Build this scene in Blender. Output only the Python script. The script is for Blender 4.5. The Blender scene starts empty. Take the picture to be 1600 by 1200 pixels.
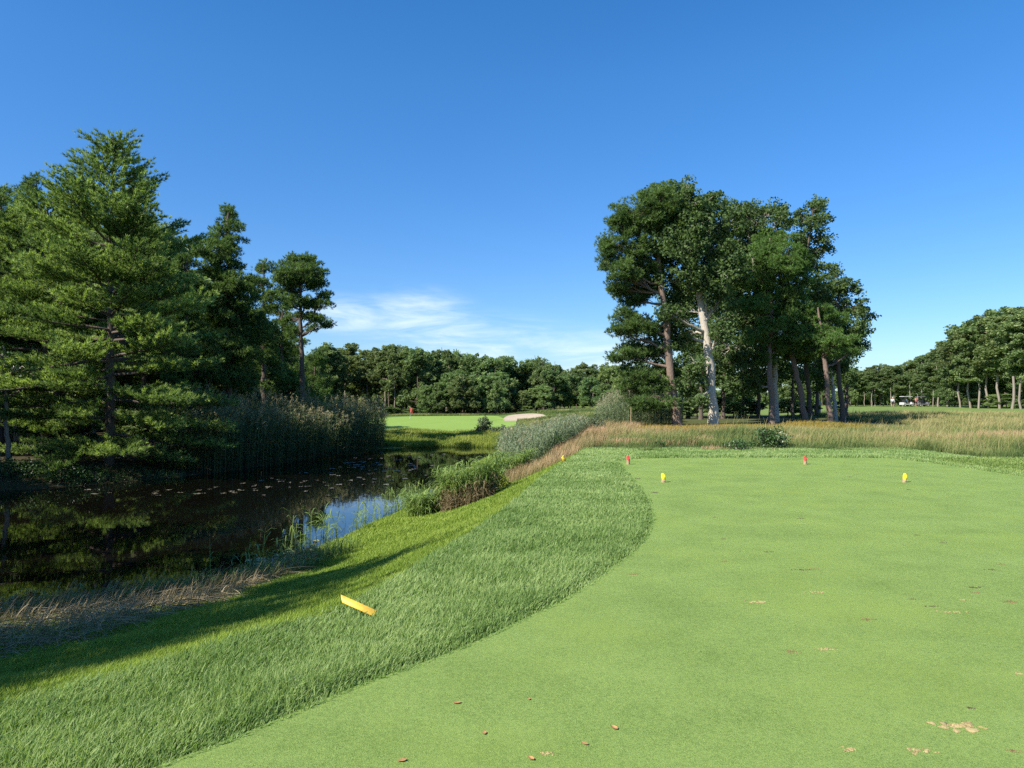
import bpy, math, random
import numpy as np
R = math.radians
rng = np.random.default_rng(7)
random.seed(7)
scene = bpy.context.scene
COL = scene.collection

# ------------------------------------------------------------------ camera maths
F, CX, CY, CAMZ = 1150.0, 800.0, 600.0, 1.6
PITCH = math.atan(28 / F)
cp, sp_ = math.cos(PITCH), math.sin(PITCH)

def ray(px, py):
    u, v = (px - CX) / F, -(py - CY) / F
    return np.array([u, cp - sp_ * v, sp_ + cp * v])

def G(px, py, z=0.0):
    r = ray(px, py); t = (z - CAMZ) / r[2]
    return np.array([r[0] * t, r[1] * t, z])

def D(px, py, y):
    r = ray(px, py); t = y / r[1]
    return np.array([r[0] * t, y, CAMZ + r[2] * t])

SUN_DIR = np.array([-0.82, -0.57, 0.0]); SUN_EL = R(41)
WATER_Z = -1.4

# ------------------------------------------------------------------ numpy helpers
def lattice(seed):
    return np.random.default_rng(seed).random((64, 64))
_L = {}
def vnoise(x, y, s, seed=1):
    if seed not in _L: _L[seed] = lattice(seed)
    L = _L[seed]
    x = np.asarray(x) / s + 1000.0; y = np.asarray(y) / s + 1000.0
    i, j = np.floor(x).astype(int), np.floor(y).astype(int)
    fx, fy = x - i, y - j
    fx, fy = fx * fx * (3 - 2 * fx), fy * fy * (3 - 2 * fy)
    a, b = L[i % 64, j % 64], L[(i + 1) % 64, j % 64]
    c, d = L[i % 64, (j + 1) % 64], L[(i + 1) % 64, (j + 1) % 64]
    return (a * (1 - fx) + b * fx) * (1 - fy) + (c * (1 - fx) + d * fx) * fy

def fbm(x, y, s, seed=1):
    return 0.55 * vnoise(x, y, s, seed) + 0.3 * vnoise(x, y, s * .43, seed + 1) + 0.15 * vnoise(x, y, s * .19, seed + 2)

def sstep(a, b, x):
    t = np.clip((np.asarray(x, float) - a) / (b - a), 0, 1)
    return t * t * (3 - 2 * t)

def smooth_poly(pts, n=8):
    pts = np.array(pts, float); m = len(pts); out = []
    for i in range(m):
        p0, p1, p2, p3 = pts[i - 1], pts[i], pts[(i + 1) % m], pts[(i + 2) % m]
        for k in range(n):
            t = k / n
            out.append(0.5 * ((2 * p1) + (-p0 + p2) * t + (2 * p0 - 5 * p1 + 4 * p2 - p3) * t * t + (-p0 + 3 * p1 - 3 * p2 + p3) * t ** 3))
    return np.array(out)

def inside(poly, x, y):
    x = np.asarray(x, float); y = np.asarray(y, float)
    r = np.zeros(x.shape, bool); n = len(poly)
    for i in range(n):
        x0, y0 = poly[i - 1]; x1, y1 = poly[i]
        if y0 == y1: continue
        c = ((y0 > y) != (y1 > y)) & (x < (x1 - x0) * (y - y0) / (y1 - y0) + x0)
        r ^= c
    return r

def pdist(poly, x, y):
    x = np.asarray(x, float); y = np.asarray(y, float)
    best = np.full(x.shape, 1e9); n = len(poly)
    for i in range(n):
        a, b = poly[i - 1], poly[i]; d = b - a; l2 = max(float(d @ d), 1e-9)
        t = np.clip(((x - a[0]) * d[0] + (y - a[1]) * d[1]) / l2, 0, 1)
        best = np.minimum(best, (x - a[0] - t * d[0]) ** 2 + (y - a[1] - t * d[1]) ** 2)
    return np.sqrt(best)

# ------------------------------------------------------------------ plan of the place
TEE = smooth_poly([(-1.59, 3.2), (-.87, 4.16), (-.41, 4.69), (0, 5.3), (.54, 6.2), (.98, 7.16), (1.44, 8.29), (1.86, 9.84), (2.18, 11.7), (2.36, 13.4), (2.53, 15.7), (2.75, 18.4), (3.1, 20.2),
                   (4.6, 20.95), (7.5, 21.05), (10.2, 20.9), (10.85, 19.6), (10.9, 15.5), (10.9, 9), (10.9, 2), (10.5, -7), (6, -9), (0, -9), (-5, -6), (-5.2, -2), (-3.3, 1.4)], 6)
POND = smooth_poly([(-1.0, 47.5), (-1.7, 36), (-2.35, 24.5), (-3.25, 19), (-3.9, 15), (-4.5, 12.4), (-5.8, 11.2), (-7.6, 10.2), (-10, 9.2), (-14, 9.6), (-18.5, 12), (-21, 15.5),
                    (-21.5, 20), (-20, 23.3), (-17.5, 24.6), (-15.2, 26.4), (-12.6, 30.8), (-10.6, 39), (-8.6, 46), (-5, 48.6)], 6)
BANK = smooth_poly([(2.5, 55), (3.6, 40), (3.2, 30), (2.5, 25), (1.5, 20), (0.7, 16), (0.0, 11.6), (-0.75, 7.8), (-1.3, 5.75), (-1.75, 5.0), (-2.65, 3.85), (-4.5, 2.4), (-9, 2.5), (-15, 5.5), (-21, 9.5), (-24, 14),
                    (-24.5, 20), (-23, 25.5), (-19, 27.3), (-16.5, 29), (-14.4, 33), (-12.6, 40), (-11.5, 48), (-9, 55), (-4, 58)], 6)
GREEN = smooth_poly([(-14, 62), (-9, 60), (-4, 60.3), (-0.5, 63), (0.4, 70), (-0.2, 80), (-3, 87), (-8, 88), (-13, 84), (-15.5, 73)], 6)
BUNKER = smooth_poly([(-0.9, 81.5), (1.2, 80.2), (3.0, 80.6), (4.0, 81.8), (3.2, 84.5), (1.4, 86), (-0.4, 85)], 6)

def base_h(x, y):
    right = 0.62 * sstep(28, 95, y) + 0.25 * sstep(100, 200, y)
    left = -0.75 + 0.35 * sstep(45, 120, y)
    end = -0.85 + 0.72 * sstep(57, 87, y) - 0.25 * sstep(90, 108, y)
    m = sstep(-2, 10, x)
    le = sstep(-22, -13, x) * sstep(52, 58, y)
    l = left * (1 - le) + end * le
    far = sstep(48, 58, y)
    m2 = np.where(y > 48, m * far + (1 - far) * (x > -4), (x > -8) * 1.0)
    m2 = np.where((y < 12) & (x <= -8), sstep(-16, -6, x), m2)
    h = l * (1 - m2) + right * m2
    h = h + 0.2 * np.exp(-((x - 1.5) / 4.5) ** 2 - ((y - 87.5) / 4.0) ** 2)
    h = h - .85 * np.exp(-((x - 1.6) / 3.6) ** 2 - ((y - 80) / 3.0) ** 2)
    return h

def height(x, y):
    x = np.asarray(x, float); y = np.asarray(y, float)
    b = base_h(x, y)
    b = b + (fbm(x, y, 9, 31) - 0.5) * 0.3 * np.clip(pdist(TEE, x, y) / 8 - 0.6, 0, 1) * (1 - sstep(55, 62, y) * (x < 8))
    inB, inW = inside(BANK, x, y), inside(POND, x, y)
    dW, dB = pdist(POND, x, y), pdist(BANK, x, y)
    u = dW / (dW + dB + 1e-6)
    prof = 0.4 * u + 0.6 * u * u
    z = np.where(inB, (WATER_Z - 0.02) * (1 - prof) + b * prof + (fbm(x, y, 1.2, 11) - .5) * .16 * u * (1 - u) * 4, b)
    z = np.where(inW, WATER_Z - 0.02 - np.minimum(0.9, 0.45 * dW), z)
    return z

def hit(px, py):
    r = ray(px, py); t = np.linspace(1, 120, 24000); z = height(r[0] * t, r[1] * t); k = np.argmax(CAMZ + r[2] * t < z)
    return np.array([r[0] * t[k], r[1] * t[k], z[k]])
def hz(x, y): return float(height(np.array([x]), np.array([y]))[0])

# ------------------------------------------------------------------ mesh making
def np_mesh(name, V, quads=None, tris=None, tint=None, mat=None, smooth=False, attr='tint'):
    me = bpy.data.meshes.new(name)
    V = np.ascontiguousarray(V, np.float32).reshape(-1, 3)
    nq = 0 if quads is None else len(quads); nt = 0 if tris is None else len(tris)
    loops = np.concatenate([np.asarray(a, np.int32).reshape(-1) for a in (quads, tris) if a is not None and len(a)])
    starts = np.concatenate([np.arange(nq) * 4, nq * 4 + np.arange(nt) * 3]).astype(np.int32)
    me.vertices.add(len(V)); me.vertices.foreach_set('co', V.reshape(-1))
    me.loops.add(len(loops)); me.loops.foreach_set('vertex_index', loops)
    me.polygons.add(nq + nt); me.polygons.foreach_set('loop_start', starts)
    if smooth: me.polygons.foreach_set('use_smooth', np.ones(nq + nt, bool))
    if tint is not None:
        tint = np.asarray(tint, np.float32)
        if tint.ndim == 2:
            a = me.attributes.new(attr, 'FLOAT_COLOR', 'POINT')
            a.data.foreach_set('color', np.concatenate([tint, np.ones((len(tint), 1), np.float32)], 1).reshape(-1))
        else:
            a = me.attributes.new(attr, 'FLOAT', 'POINT'); a.data.foreach_set('value', tint)
    me.update(calc_edges=True)
    if mat is not None: me.materials.append(mat)
    return me

def put(name, me, parent=None, loc=(0, 0, 0), label=None, cat=None, group=None, kind=None):
    o = bpy.data.objects.new(name, me); COL.objects.link(o); o.location = loc
    if parent is not None: o.parent = parent
    tag(o, label, cat, group, kind)
    return o

def tag(o, label=None, cat=None, group=None, kind=None):
    if label: o['label'] = label
    if cat: o['category'] = cat
    if group: o['group'] = group
    if kind: o['kind'] = kind

def thing(name, label, cat, loc, group=None, rz=0.0):
    o = bpy.data.objects.new(name, None); COL.objects.link(o)
    o.location = [float(v) for v in loc]; o.rotation_euler = (0, 0, rz); o.empty_display_size = .3
    tag(o, label, cat, group)
    return o

class Geo:
    def __init__(s): s.V, s.Q, s.T, s.A, s.n = [], [], [], [], 0
    def add(s, V, Q=None, T=None, A=0.5):
        V = np.asarray(V, float).reshape(-1, 3)
        s.V.append(V)
        if Q is not None: s.Q.append(np.asarray(Q) + s.n)
        if T is not None: s.T.append(np.asarray(T) + s.n)
        s.A.append(np.full(len(V), A) if np.isscalar(A) else np.asarray(A).reshape(-1))
        s.n += len(V)
    def mesh(s, name, mat, off=(0, 0, 0), smooth=False):
        V = np.concatenate(s.V) - np.asarray(off, float)
        Q = np.concatenate(s.Q) if s.Q else None; T = np.concatenate(s.T) if s.T else None
        return np_mesh(name, V, Q, T, np.concatenate(s.A), mat, smooth)

def unit(v): return v / (np.linalg.norm(v, axis=-1, keepdims=True) + 1e-9)

def strips(g, P, W, side, A):
    """ribbons: P (n,m,3) points, W (n,m) half widths, side (n,3), A (n,m)"""
    n, m = P.shape[:2]
    off = side[:, None, :] * W[..., None]
    V = np.stack([P - off, P + off], 2).reshape(-1, 3)
    i = (np.arange(n) * m * 2)[:, None] + (np.arange(m - 1) * 2)[None]
    Q = np.stack([i, i + 1, i + 3, i + 2], -1).reshape(-1, 4)
    g.add(V, Q=Q, A=np.repeat(np.asarray(A).reshape(-1), 2))

def tube(g, pts, rad, k=7, rg=None, rough=0.0, A=0.5):
    pts = np.asarray(pts, float); rad = np.asarray(rad, float); m = len(pts)
    t = unit(np.gradient(pts, axis=0))
    ref = np.array([1.0, 0, 0]) if abs(t[0][0]) < .8 else np.array([0, 1.0, 0])
    a = unit(np.cross(t, ref)); b = np.cross(t, a)
    th = np.arange(k) / k * 2 * math.pi
    rr = rad[:, None] * (1 + (rg.normal(0, rough, (m, k)) if rough else 0))
    V = pts[:, None] + rr[..., None] * (np.cos(th)[None, :, None] * a[:, None] + np.sin(th)[None, :, None] * b[:, None])
    i = np.arange(m - 1)[:, None] * k; j = np.arange(k)[None]
    Q = np.stack([i + j, i + (j + 1) % k, i + k + (j + 1) % k, i + k + j], -1).reshape(-1, 4)
    g.add(V, Q=Q, A=A)

def limb(a, b, n=6, sag=0.0, rg=None, jit=0.0):
    s = np.linspace(0, 1, n)[:, None]
    p = a[None] * (1 - s) + b[None] * s
    p[:, 2] += sag * (s * (1 - s))[:, 0] * 4
    if jit: p[1:-1] += rg.normal(0, jit, (n - 2, 3))
    return p

def needles(g, P, Dr, S, k, w, spread, rg, bias=0.0):
    n = len(P)
    d = unit(Dr[:, None] + rg.normal(0, spread, (n, k, 3)))
    L = (S[:, None] * rg.uniform(.65, 1.1, (n, k)))[..., None]
    side = unit(np.cross(d, rg.normal(0, .7, (n, k, 3)) + np.array([0, 0, .6]))) * (w * rg.uniform(.7, 1.3, (n, k)))[..., None] * .5
    base = P[:, None] + d * L * 0.08
    V = np.stack([base - side, base + side, P[:, None] + d * L], 2).reshape(-1, 3)
    A = np.clip(np.repeat(rg.normal(.5, .2, n) + bias, k * 3) + np.repeat(rg.normal(0, .12, n * k), 3), 0, 1)
    g.add(V, T=np.arange(n * k * 3).reshape(-1, 3), A=A)

def leaves(g, P, size, rg, A, droop=0.5, aspect=.62):
    n = len(P)
    a = unit(rg.normal(0, 1, (n, 3)) * np.array([1, 1, .6]) - np.array([0, 0, droop]))
    nrm = unit(rg.normal(0, .6, (n, 3)) + np.array([0, 0, .3]))
    b = unit(np.cross(a, nrm))
    L = (size * rg.uniform(.7, 1.25, n))[:, None]
    V = np.stack([P - a * L * .5, P + b * L * aspect * .5 - a * L * .05, P + a * L * .5, P - b * L * aspect * .5 - a * L * .05], 1)
    g.add(V.reshape(-1, 3), Q=np.arange(n * 4).reshape(-1, 4), A=np.repeat(A, 4))

# ------------------------------------------------------------------ materials
def new_mat(name):
    m = bpy.data.materials.new(name); m.use_nodes = True
    nt = m.node_tree; nt.nodes.clear()
    return m, nt, nt.nodes, nt.links

def N(ns, t, **kw):
    n = ns.new(t)
    for k, v in kw.items():
        if k in n.inputs: n.inputs[k].default_value = v
        else: setattr(n, k, v)
    return n

def ramp(ns, stops, interp='LINEAR'):
    r = ns.new('ShaderNodeValToRGB'); e = r.color_ramp.elements
    r.color_ramp.interpolation = interp
    while len(e) > 1: e.remove(e[0])
    e[0].position = stops[0][0]; e[0].color = (*stops[0][1], 1)
    for p, c in stops[1:]:
        x = e.new(p); x.color = (*c, 1)
    return r

def foliage_mat(name, stops, trans=.3, rough=.55, spec=.3, vary=.0, tcol=(1.15, 1.2, .6)):
    m, nt, ns, ln = new_mat(name)
    at = N(ns, 'ShaderNodeAttribute', attribute_name='tint')
    rp = ramp(ns, stops); ln.new(at.outputs['Fac'], rp.inputs[0])
    col = rp.outputs[0]
    if vary:
        oi = ns.new('ShaderNodeObjectInfo')
        hs = ns.new('ShaderNodeHueSaturation')
        mr = N(ns, 'ShaderNodeMapRange'); mr.inputs['To Min'].default_value = 1 - vary; mr.inputs['To Max'].default_value = 1 + vary
        ln.new(oi.outputs['Random'], mr.inputs['Value']); ln.new(mr.outputs[0], hs.inputs['Value'])
        mr2 = N(ns, 'ShaderNodeMapRange'); mr2.inputs['To Min'].default_value = .485; mr2.inputs['To Max'].default_value = .515
        mu = N(ns, 'ShaderNodeMath', operation='FRACT'); mm = N(ns, 'ShaderNodeMath', operation='MULTIPLY'); mm.inputs[1].default_value = 7.31
        ln.new(oi.outputs['Random'], mm.inputs[0]); ln.new(mm.outputs[0], mu.inputs[0]); ln.new(mu.outputs[0], mr2.inputs['Value']); ln.new(mr2.outputs[0], hs.inputs['Hue'])
        ln.new(col, hs.inputs['Color']); col = hs.outputs[0]
    p = N(ns, 'ShaderNodeBsdfPrincipled', Roughness=rough); p.inputs['Specular IOR Level'].default_value = spec
    ln.new(col, p.inputs['Base Color'])
    out = ns.new('ShaderNodeOutputMaterial')
    if trans > 0:
        mx = N(ns, 'ShaderNodeMix', data_type='RGBA', blend_type='MULTIPLY'); mx.inputs[0].default_value = 1
        ln.new(col, mx.inputs[6]); mx.inputs[7].default_value = (*tcol, 1)
        t = ns.new('ShaderNodeBsdfTranslucent'); ln.new(mx.outputs[2], t.inputs['Color'])
        ms = ns.new('ShaderNodeMixShader'); ms.inputs[0].default_value = trans
        ln.new(p.outputs[0], ms.inputs[1]); ln.new(t.outputs[0], ms.inputs[2]); ln.new(ms.outputs[0], out.inputs[0])
    else: ln.new(p.outputs[0], out.inputs[0])
    return m

def bark_mat(name, c1, c2, scale=6.0, stretch=.25, bump=.6):
    m, nt, ns, ln = new_mat(name)
    tc = ns.new('ShaderNodeTexCoord'); mp = ns.new('ShaderNodeMapping'); mp.inputs['Scale'].default_value = (scale, scale, scale * stretch)
    ln.new(tc.outputs['Object'], mp.inputs[0])
    v = N(ns, 'ShaderNodeTexVoronoi', feature='DISTANCE_TO_EDGE', Scale=1.6); ln.new(mp.outputs[0], v.inputs['Vector'])
    n = N(ns, 'ShaderNodeTexNoise', Scale=1.3, Detail=6.0, Roughness=.7); ln.new(mp.outputs[0], n.inputs['Vector'])
    n2 = N(ns, 'ShaderNodeTexNoise', Scale=.35, Detail=3.0); ln.new(tc.outputs['Object'], n2.inputs['Vector'])
    mt = N(ns, 'ShaderNodeMath', operation='MULTIPLY'); mt.inputs[1].default_value = 1.6; ln.new(v.outputs[0], mt.inputs[0])
    ad = N(ns, 'ShaderNodeMath', operation='ADD'); ln.new(mt.outputs[0], ad.inputs[0]); ln.new(n.outputs[0], ad.inputs[1])
    ad2 = N(ns, 'ShaderNodeMath', operation='MULTIPLY_ADD'); ad2.inputs[1].default_value = .6; ln.new(n2.outputs[0], ad2.inputs[0]); ln.new(ad.outputs[0], ad2.inputs[2])
    rp = ramp(ns, [(.35, c1), (1.25 / 1.5, c2)])
    ln.new(ad2.outputs[0], rp.inputs[0])
    p = N(ns, 'ShaderNodeBsdfPrincipled', Roughness=.9); p.inputs['Specular IOR Level'].default_value = .15
    ln.new(rp.outputs[0], p.inputs['Base Color'])
    bp = N(ns, 'ShaderNodeBump', Strength=bump, Distance=.03); ln.new(ad.outputs[0], bp.inputs['Height']); ln.new(bp.outputs[0], p.inputs['Normal'])
    out = ns.new('ShaderNodeOutputMaterial'); ln.new(p.outputs[0], out.inputs[0])
    return m

def turf_mat(name, dark, light, fine=170, coarse=.9, bump=.5, stripe=None, yellow=None):
    m, nt, ns, ln = new_mat(name)
    tc = ns.new('ShaderNodeTexCoord')
    n1 = N(ns, 'ShaderNodeTexNoise', Scale=coarse, Detail=5.0, Roughness=.6)
    n2 = N(ns, 'ShaderNodeTexNoise', Scale=fine, Detail=3.0, Roughness=.75)
    n3 = N(ns, 'ShaderNodeTexNoise', Scale=fine * .22, Detail=3.0, Roughness=.7)
    for n in (n1, n2, n3): ln.new(tc.outputs['Object'], n.inputs['Vector'])
    a = N(ns, 'ShaderNodeMath', operation='MULTIPLY_ADD'); a.inputs[1].default_value = 2.8; a.inputs[2].default_value = -1.4; ln.new(n2.outputs[0], a.inputs[0])
    b = N(ns, 'ShaderNodeMath', operation='MULTIPLY_ADD'); b.inputs[1].default_value = .75; ln.new(n1.outputs[0], b.inputs[0]); ln.new(a.outputs[0], b.inputs[2])
    c = N(ns, 'ShaderNodeMath', operation='MULTIPLY_ADD'); c.inputs[1].default_value = .9; ln.new(n3.outputs[0], c.inputs[0]); ln.new(b.outputs[0], c.inputs[2])
    rp = ramp(ns, [(.32, dark), (1.0, light)]); ln.new(c.outputs[0], rp.inputs[0])
    col = rp.outputs[0]
    if yellow:
        n4 = N(ns, 'ShaderNodeTexNoise', Scale=.55, Detail=4.0, Roughness=.55); ln.new(tc.outputs['Object'], n4.inputs['Vector'])
        mr = N(ns, 'ShaderNodeMapRange'); mr.inputs['From Min'].default_value = .47; mr.inputs['From Max'].default_value = .68; mr.inputs['To Max'].default_value = .55
        ln.new(n4.outputs[0], mr.inputs[0])
        mx = N(ns, 'ShaderNodeMix', data_type='RGBA'); ln.new(mr.outputs[0], mx.inputs[0]); ln.new(col, mx.inputs[6]); mx.inputs[7].default_value = (*yellow, 1)
        col = mx.outputs[2]
    if stripe:
        w = N(ns, 'ShaderNodeTexWave', wave_type='BANDS', Scale=stripe[0], Distortion=.8); w.bands_direction = stripe[1]
        ln.new(tc.outputs['Object'], w.inputs['Vector'])
        mx = N(ns, 'ShaderNodeMix', data_type='RGBA', blend_type='MULTIPLY'); ln.new(col, mx.inputs[6])
        r2 = ramp(ns, [(.3, (1, 1, 1)), (.7, stripe[2])]); ln.new(w.outputs[0], r2.inputs[0]); ln.new(r2.outputs[0], mx.inputs[7]); mx.inputs[0].default_value = 1
        col = mx.outputs[2]
    p = N(ns, 'ShaderNodeBsdfPrincipled', Roughness=.85); p.inputs['Specular IOR Level'].default_value = .15
    ln.new(col, p.inputs['Base Color'])
    if bump:
        bp = N(ns, 'ShaderNodeBump', Strength=bump, Distance=.012); ln.new(c.outputs[0], bp.inputs['Height']); ln.new(bp.outputs[0], p.inputs['Normal'])
    out = ns.new('ShaderNodeOutputMaterial'); ln.new(p.outputs[0], out.inputs[0])
    return m

def paint_mat(name, col, rough=.5, wear=None, metal=0.0):
    m, nt, ns, ln = new_mat(name)
    tc = ns.new('ShaderNodeTexCoord'); n = N(ns, 'ShaderNodeTexNoise', Scale=14.0, Detail=5.0, Roughness=.65); ln.new(tc.outputs['Object'], n.inputs['Vector'])
    w = wear or tuple(c * .75 for c in col)
    rp = ramp(ns, [(.38, w), (.55, col)]); ln.new(n.outputs[0], rp.inputs[0])
    p = N(ns, 'ShaderNodeBsdfPrincipled', Roughness=rough, Metallic=metal); ln.new(rp.outputs[0], p.inputs['Base Color'])
    out = ns.new('ShaderNodeOutputMaterial'); ln.new(p.outputs[0], out.inputs[0])
    return m

M = {}
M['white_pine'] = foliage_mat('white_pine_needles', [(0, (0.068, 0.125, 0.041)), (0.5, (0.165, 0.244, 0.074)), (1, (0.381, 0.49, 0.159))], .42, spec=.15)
M['pitch_pine'] = foliage_mat('pitch_pine_needles', [(0, (0.053, 0.098, 0.032)), (0.5, (0.114, 0.184, 0.056)), (1, (0.2, 0.294, 0.094))], .42, spec=.15)
M['bright_pine'] = foliage_mat('bright_pine_needles', [(0, (0.065, 0.122, 0.032)), (0.5, (0.134, 0.23, 0.059)), (1, (0.215, 0.339, 0.103))], .42, spec=.15)
M['oak'] = foliage_mat('oak_leaves', [(0, (0.052, 0.089, 0.032)), (0.5, (0.116, 0.183, 0.061)), (1, (0.15, 0.205, 0.085))], .42, rough=.6, spec=.12)
M['far_pine'] = foliage_mat('distant_pine_foliage', [(0, (0.082, 0.128, 0.05)), (0.5, (0.164, 0.223, 0.085)), (1, (0.279, 0.332, 0.146))], .42, vary=.22, spec=.15)
M['far_leaf'] = foliage_mat('distant_leaf_foliage', [(0, (0.088, 0.15, 0.059)), (0.5, (0.177, 0.257, 0.094)), (1, (0.303, 0.374, 0.156))], .42, vary=.25, spec=.2)
M['shrub'] = foliage_mat('shrub_leaves', [(0, (.03, .065, .015)), (.5, (.06, .12, .03)), (1, (.12, .19, .06))], .25, rough=.4, spec=.5)
M['grey_shrub'] = foliage_mat('grey_green_leaves', [(0, (.06, .09, .05)), (.5, (.11, .15, .085)), (1, (.17, .21, .12))], .25)
M['lime'] = foliage_mat('lime_green_leaves', [(0, (0.092, 0.136, 0.018)), (0.5, (0.202, 0.264, 0.036)), (1, (0.331, 0.357, 0.072))], .35)
M['rough'] = foliage_mat('rough_grass_blades', [(0, (0.087, 0.159, 0.035)), (0.5, (0.204, 0.316, 0.086)), (1, (0.408, 0.503, 0.206))], .45, rough=.5, spec=.2)
M['turf_fleck'] = foliage_mat('turf_blades', [(0, (0.062, 0.106, 0.02)), (0.5, (0.177, 0.261, 0.059)), (1, (0.342, 0.411, 0.138))], .3, rough=.5, spec=.2)
M['bank'] = foliage_mat('bank_grass_blades', [(0, (0.077, 0.138, 0.018)), (0.5, (0.198, 0.294, 0.036)), (1, (0.346, 0.42, 0.075))], .35, rough=.5, spec=.2)
M['meadow'] = foliage_mat('meadow_grass_stems', [(0, (.06, .10, .022)), (.4, (.145, .19, .05)), (.75, (.25, .25, .085)), (1, (.38, .315, .14))], .3, rough=.6)
M['pink'] = foliage_mat('pinkish_seed_grass', [(0, (.09, .12, .03)), (.4, (.21, .19, .07)), (1, (.46, .30, .17))], .3, rough=.6)
M['gold'] = foliage_mat('golden_sedge', [(0, (.09, .11, .018)), (.5, (.21, .18, .03)), (1, (.33, .24, .05))], .3, rough=.6)
M['reed'] = foliage_mat('reed_leaves', [(0, (.075, .09, .04)), (.4, (.14, .19, .095)), (.75, (.225, .275, .155)), (1, (.40, .34, .23))], .25, rough=.5)
M['shade_reed'] = foliage_mat('olive_reed_leaves', [(0, (.06, .075, .028)), (.4, (.105, .145, .055)), (.75, (.17, .21, .09)), (1, (.42, .34, .21))], .25, rough=.6, spec=.15)
M['dry_reed'] = foliage_mat('dry_reed_stalks', [(0, (0.126, 0.095, 0.045)), (0.5, (0.307, 0.237, 0.125)), (1, (0.506, 0.408, 0.242))], .15, rough=.7)
M['green_reed'] = foliage_mat('young_reed_leaves', [(0, (0.078, 0.121, 0.026)), (0.5, (0.171, 0.257, 0.061)), (1, (0.296, 0.378, 0.101))], .3, rough=.45)
M['pine_bark'] = bark_mat('pine_bark', (.05, .035, .025), (.20, .145, .11), 9)
M['dark_bark'] = bark_mat('dark_pine_bark', (.035, .026, .02), (.12, .095, .075), 8)
M['oak_bark'] = bark_mat('pale_oak_bark', (.11, .092, .07), (.45, .40, .325), 7, .3, .6)
M['grey_bark'] = bark_mat('grey_bark', (.075, .062, .05), (.25, .215, .175), 6)
M['tee'] = turf_mat('tee_turf', (.093, .157, .028), (.253, .353, .087), 200, 1.3, .5, yellow=(.235, .325, .065))
M['green'] = turf_mat('green_turf', (.17, .27, .05), (.25, .35, .075), 30, .5, 0, stripe=(.22, 'Y', (.82, .9, .8)))
M['sand'] = turf_mat('bunker_sand', (.30, .24, .17), (.44, .36, .265), 14, 1.2, .2)

def ground_mat():
    m, nt, ns, ln = new_mat('ground_surface')
    at = N(ns, 'ShaderNodeAttribute', attribute_name='zone')
    tc = ns.new('ShaderNodeTexCoord')
    n1 = N(ns, 'ShaderNodeTexNoise', Scale=1.1, Detail=8.0, Roughness=.7); n2 = N(ns, 'ShaderNodeTexNoise', Scale=26.0, Detail=4.0, Roughness=.7)
    for n in (n1, n2): ln.new(tc.outputs['Object'], n.inputs['Vector'])
    ad = N(ns, 'ShaderNodeMath', operation='ADD'); ln.new(n1.outputs[0], ad.inputs[0]); ln.new(n2.outputs[0], ad.inputs[1])
    rp = ramp(ns, [(.3, (.5, .5, .5)), (.7, (1.25, 1.25, 1.2))])
    hf = N(ns, 'ShaderNodeMath', operation='MULTIPLY'); hf.inputs[1].default_value = .5; ln.new(ad.outputs[0], hf.inputs[0]); ln.new(hf.outputs[0], rp.inputs[0])
    mx = N(ns, 'ShaderNodeMix', data_type='RGBA', blend_type='MULTIPLY'); mx.inputs[0].default_value = 1
    ln.new(at.outputs['Color'], mx.inputs[6]); ln.new(rp.outputs[0], mx.inputs[7])
    p = N(ns, 'ShaderNodeBsdfPrincipled', Roughness=.95); p.inputs['Specular IOR Level'].default_value = .1
    ln.new(mx.outputs[2], p.inputs['Base Color'])
    bp = N(ns, 'ShaderNodeBump', Strength=.5, Distance=.04); ln.new(ad.outputs[0], bp.inputs['Height']); ln.new(bp.outputs[0], p.inputs['Normal'])
    out = ns.new('ShaderNodeOutputMaterial'); ln.new(p.outputs[0], out.inputs[0])
    return m
M['ground'] = ground_mat()

def water_mat():
    m, nt, ns, ln = new_mat('pond_water')
    tc = ns.new('ShaderNodeTexCoord'); mp = ns.new('ShaderNodeMapping'); mp.inputs['Scale'].default_value = (1, 1.6, 1); ln.new(tc.outputs['Object'], mp.inputs[0])
    n = N(ns, 'ShaderNodeTexNoise', Scale=1.5, Detail=3.0, Roughness=.5); ln.new(mp.outputs[0], n.inputs['Vector'])
    n2 = N(ns, 'ShaderNodeTexNoise', Scale=9.0, Detail=2.0); ln.new(mp.outputs[0], n2.inputs['Vector'])
    ad = N(ns, 'ShaderNodeMath', operation='MULTIPLY_ADD'); ad.inputs[1].default_value = .12; ln.new(n2.outputs[0], ad.inputs[0]); ln.new(n.outputs[0], ad.inputs[2])
    bp = N(ns, 'ShaderNodeBump', Strength=.03, Distance=.03); ln.new(ad.outputs[0], bp.inputs['Height'])
    p = N(ns, 'ShaderNodeBsdfPrincipled', Roughness=.015, IOR=1.43); p.inputs['Base Color'].default_value = (.0035, .003, .002, 1)
    ln.new(bp.outputs[0], p.inputs['Normal'])
    out = ns.new('ShaderNodeOutputMaterial'); ln.new(p.outputs[0], out.inputs[0])
    return m
M['water'] = water_mat()
M['yellow'] = paint_mat('yellow_paint', (.80, .50, .045), .55, (.62, .38, .05))
M['lime_yellow'] = paint_mat('bright_yellow_paint', (.80, .72, .02), .5)
M['gold_yellow'] = paint_mat('golden_yellow_paint', (.85, .62, .01), .5)
M['red'] = paint_mat('red_paint', (.62, .05, .045), .5)
M['log'] = bark_mat('cut_log_wood', (.20, .13, .07), (.36, .26, .155), 30, .2, .3)
M['white'] = paint_mat('white_plastic', (.52, .52, .50), .35)
M['black'] = paint_mat('black_plastic', (.02, .02, .02), .5)
M['cart_grey'] = paint_mat('dark_grey_roof', (.14, .14, .15), .4)
M['tyre'] = paint_mat('tyre_rubber', (.025, .025, .025), .8)
M['skin'] = paint_mat('skin', (.48, .28, .19), .55)
M['shirt_pink'] = paint_mat('pink_red_cloth', (.75, .24, .26), .8)
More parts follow.
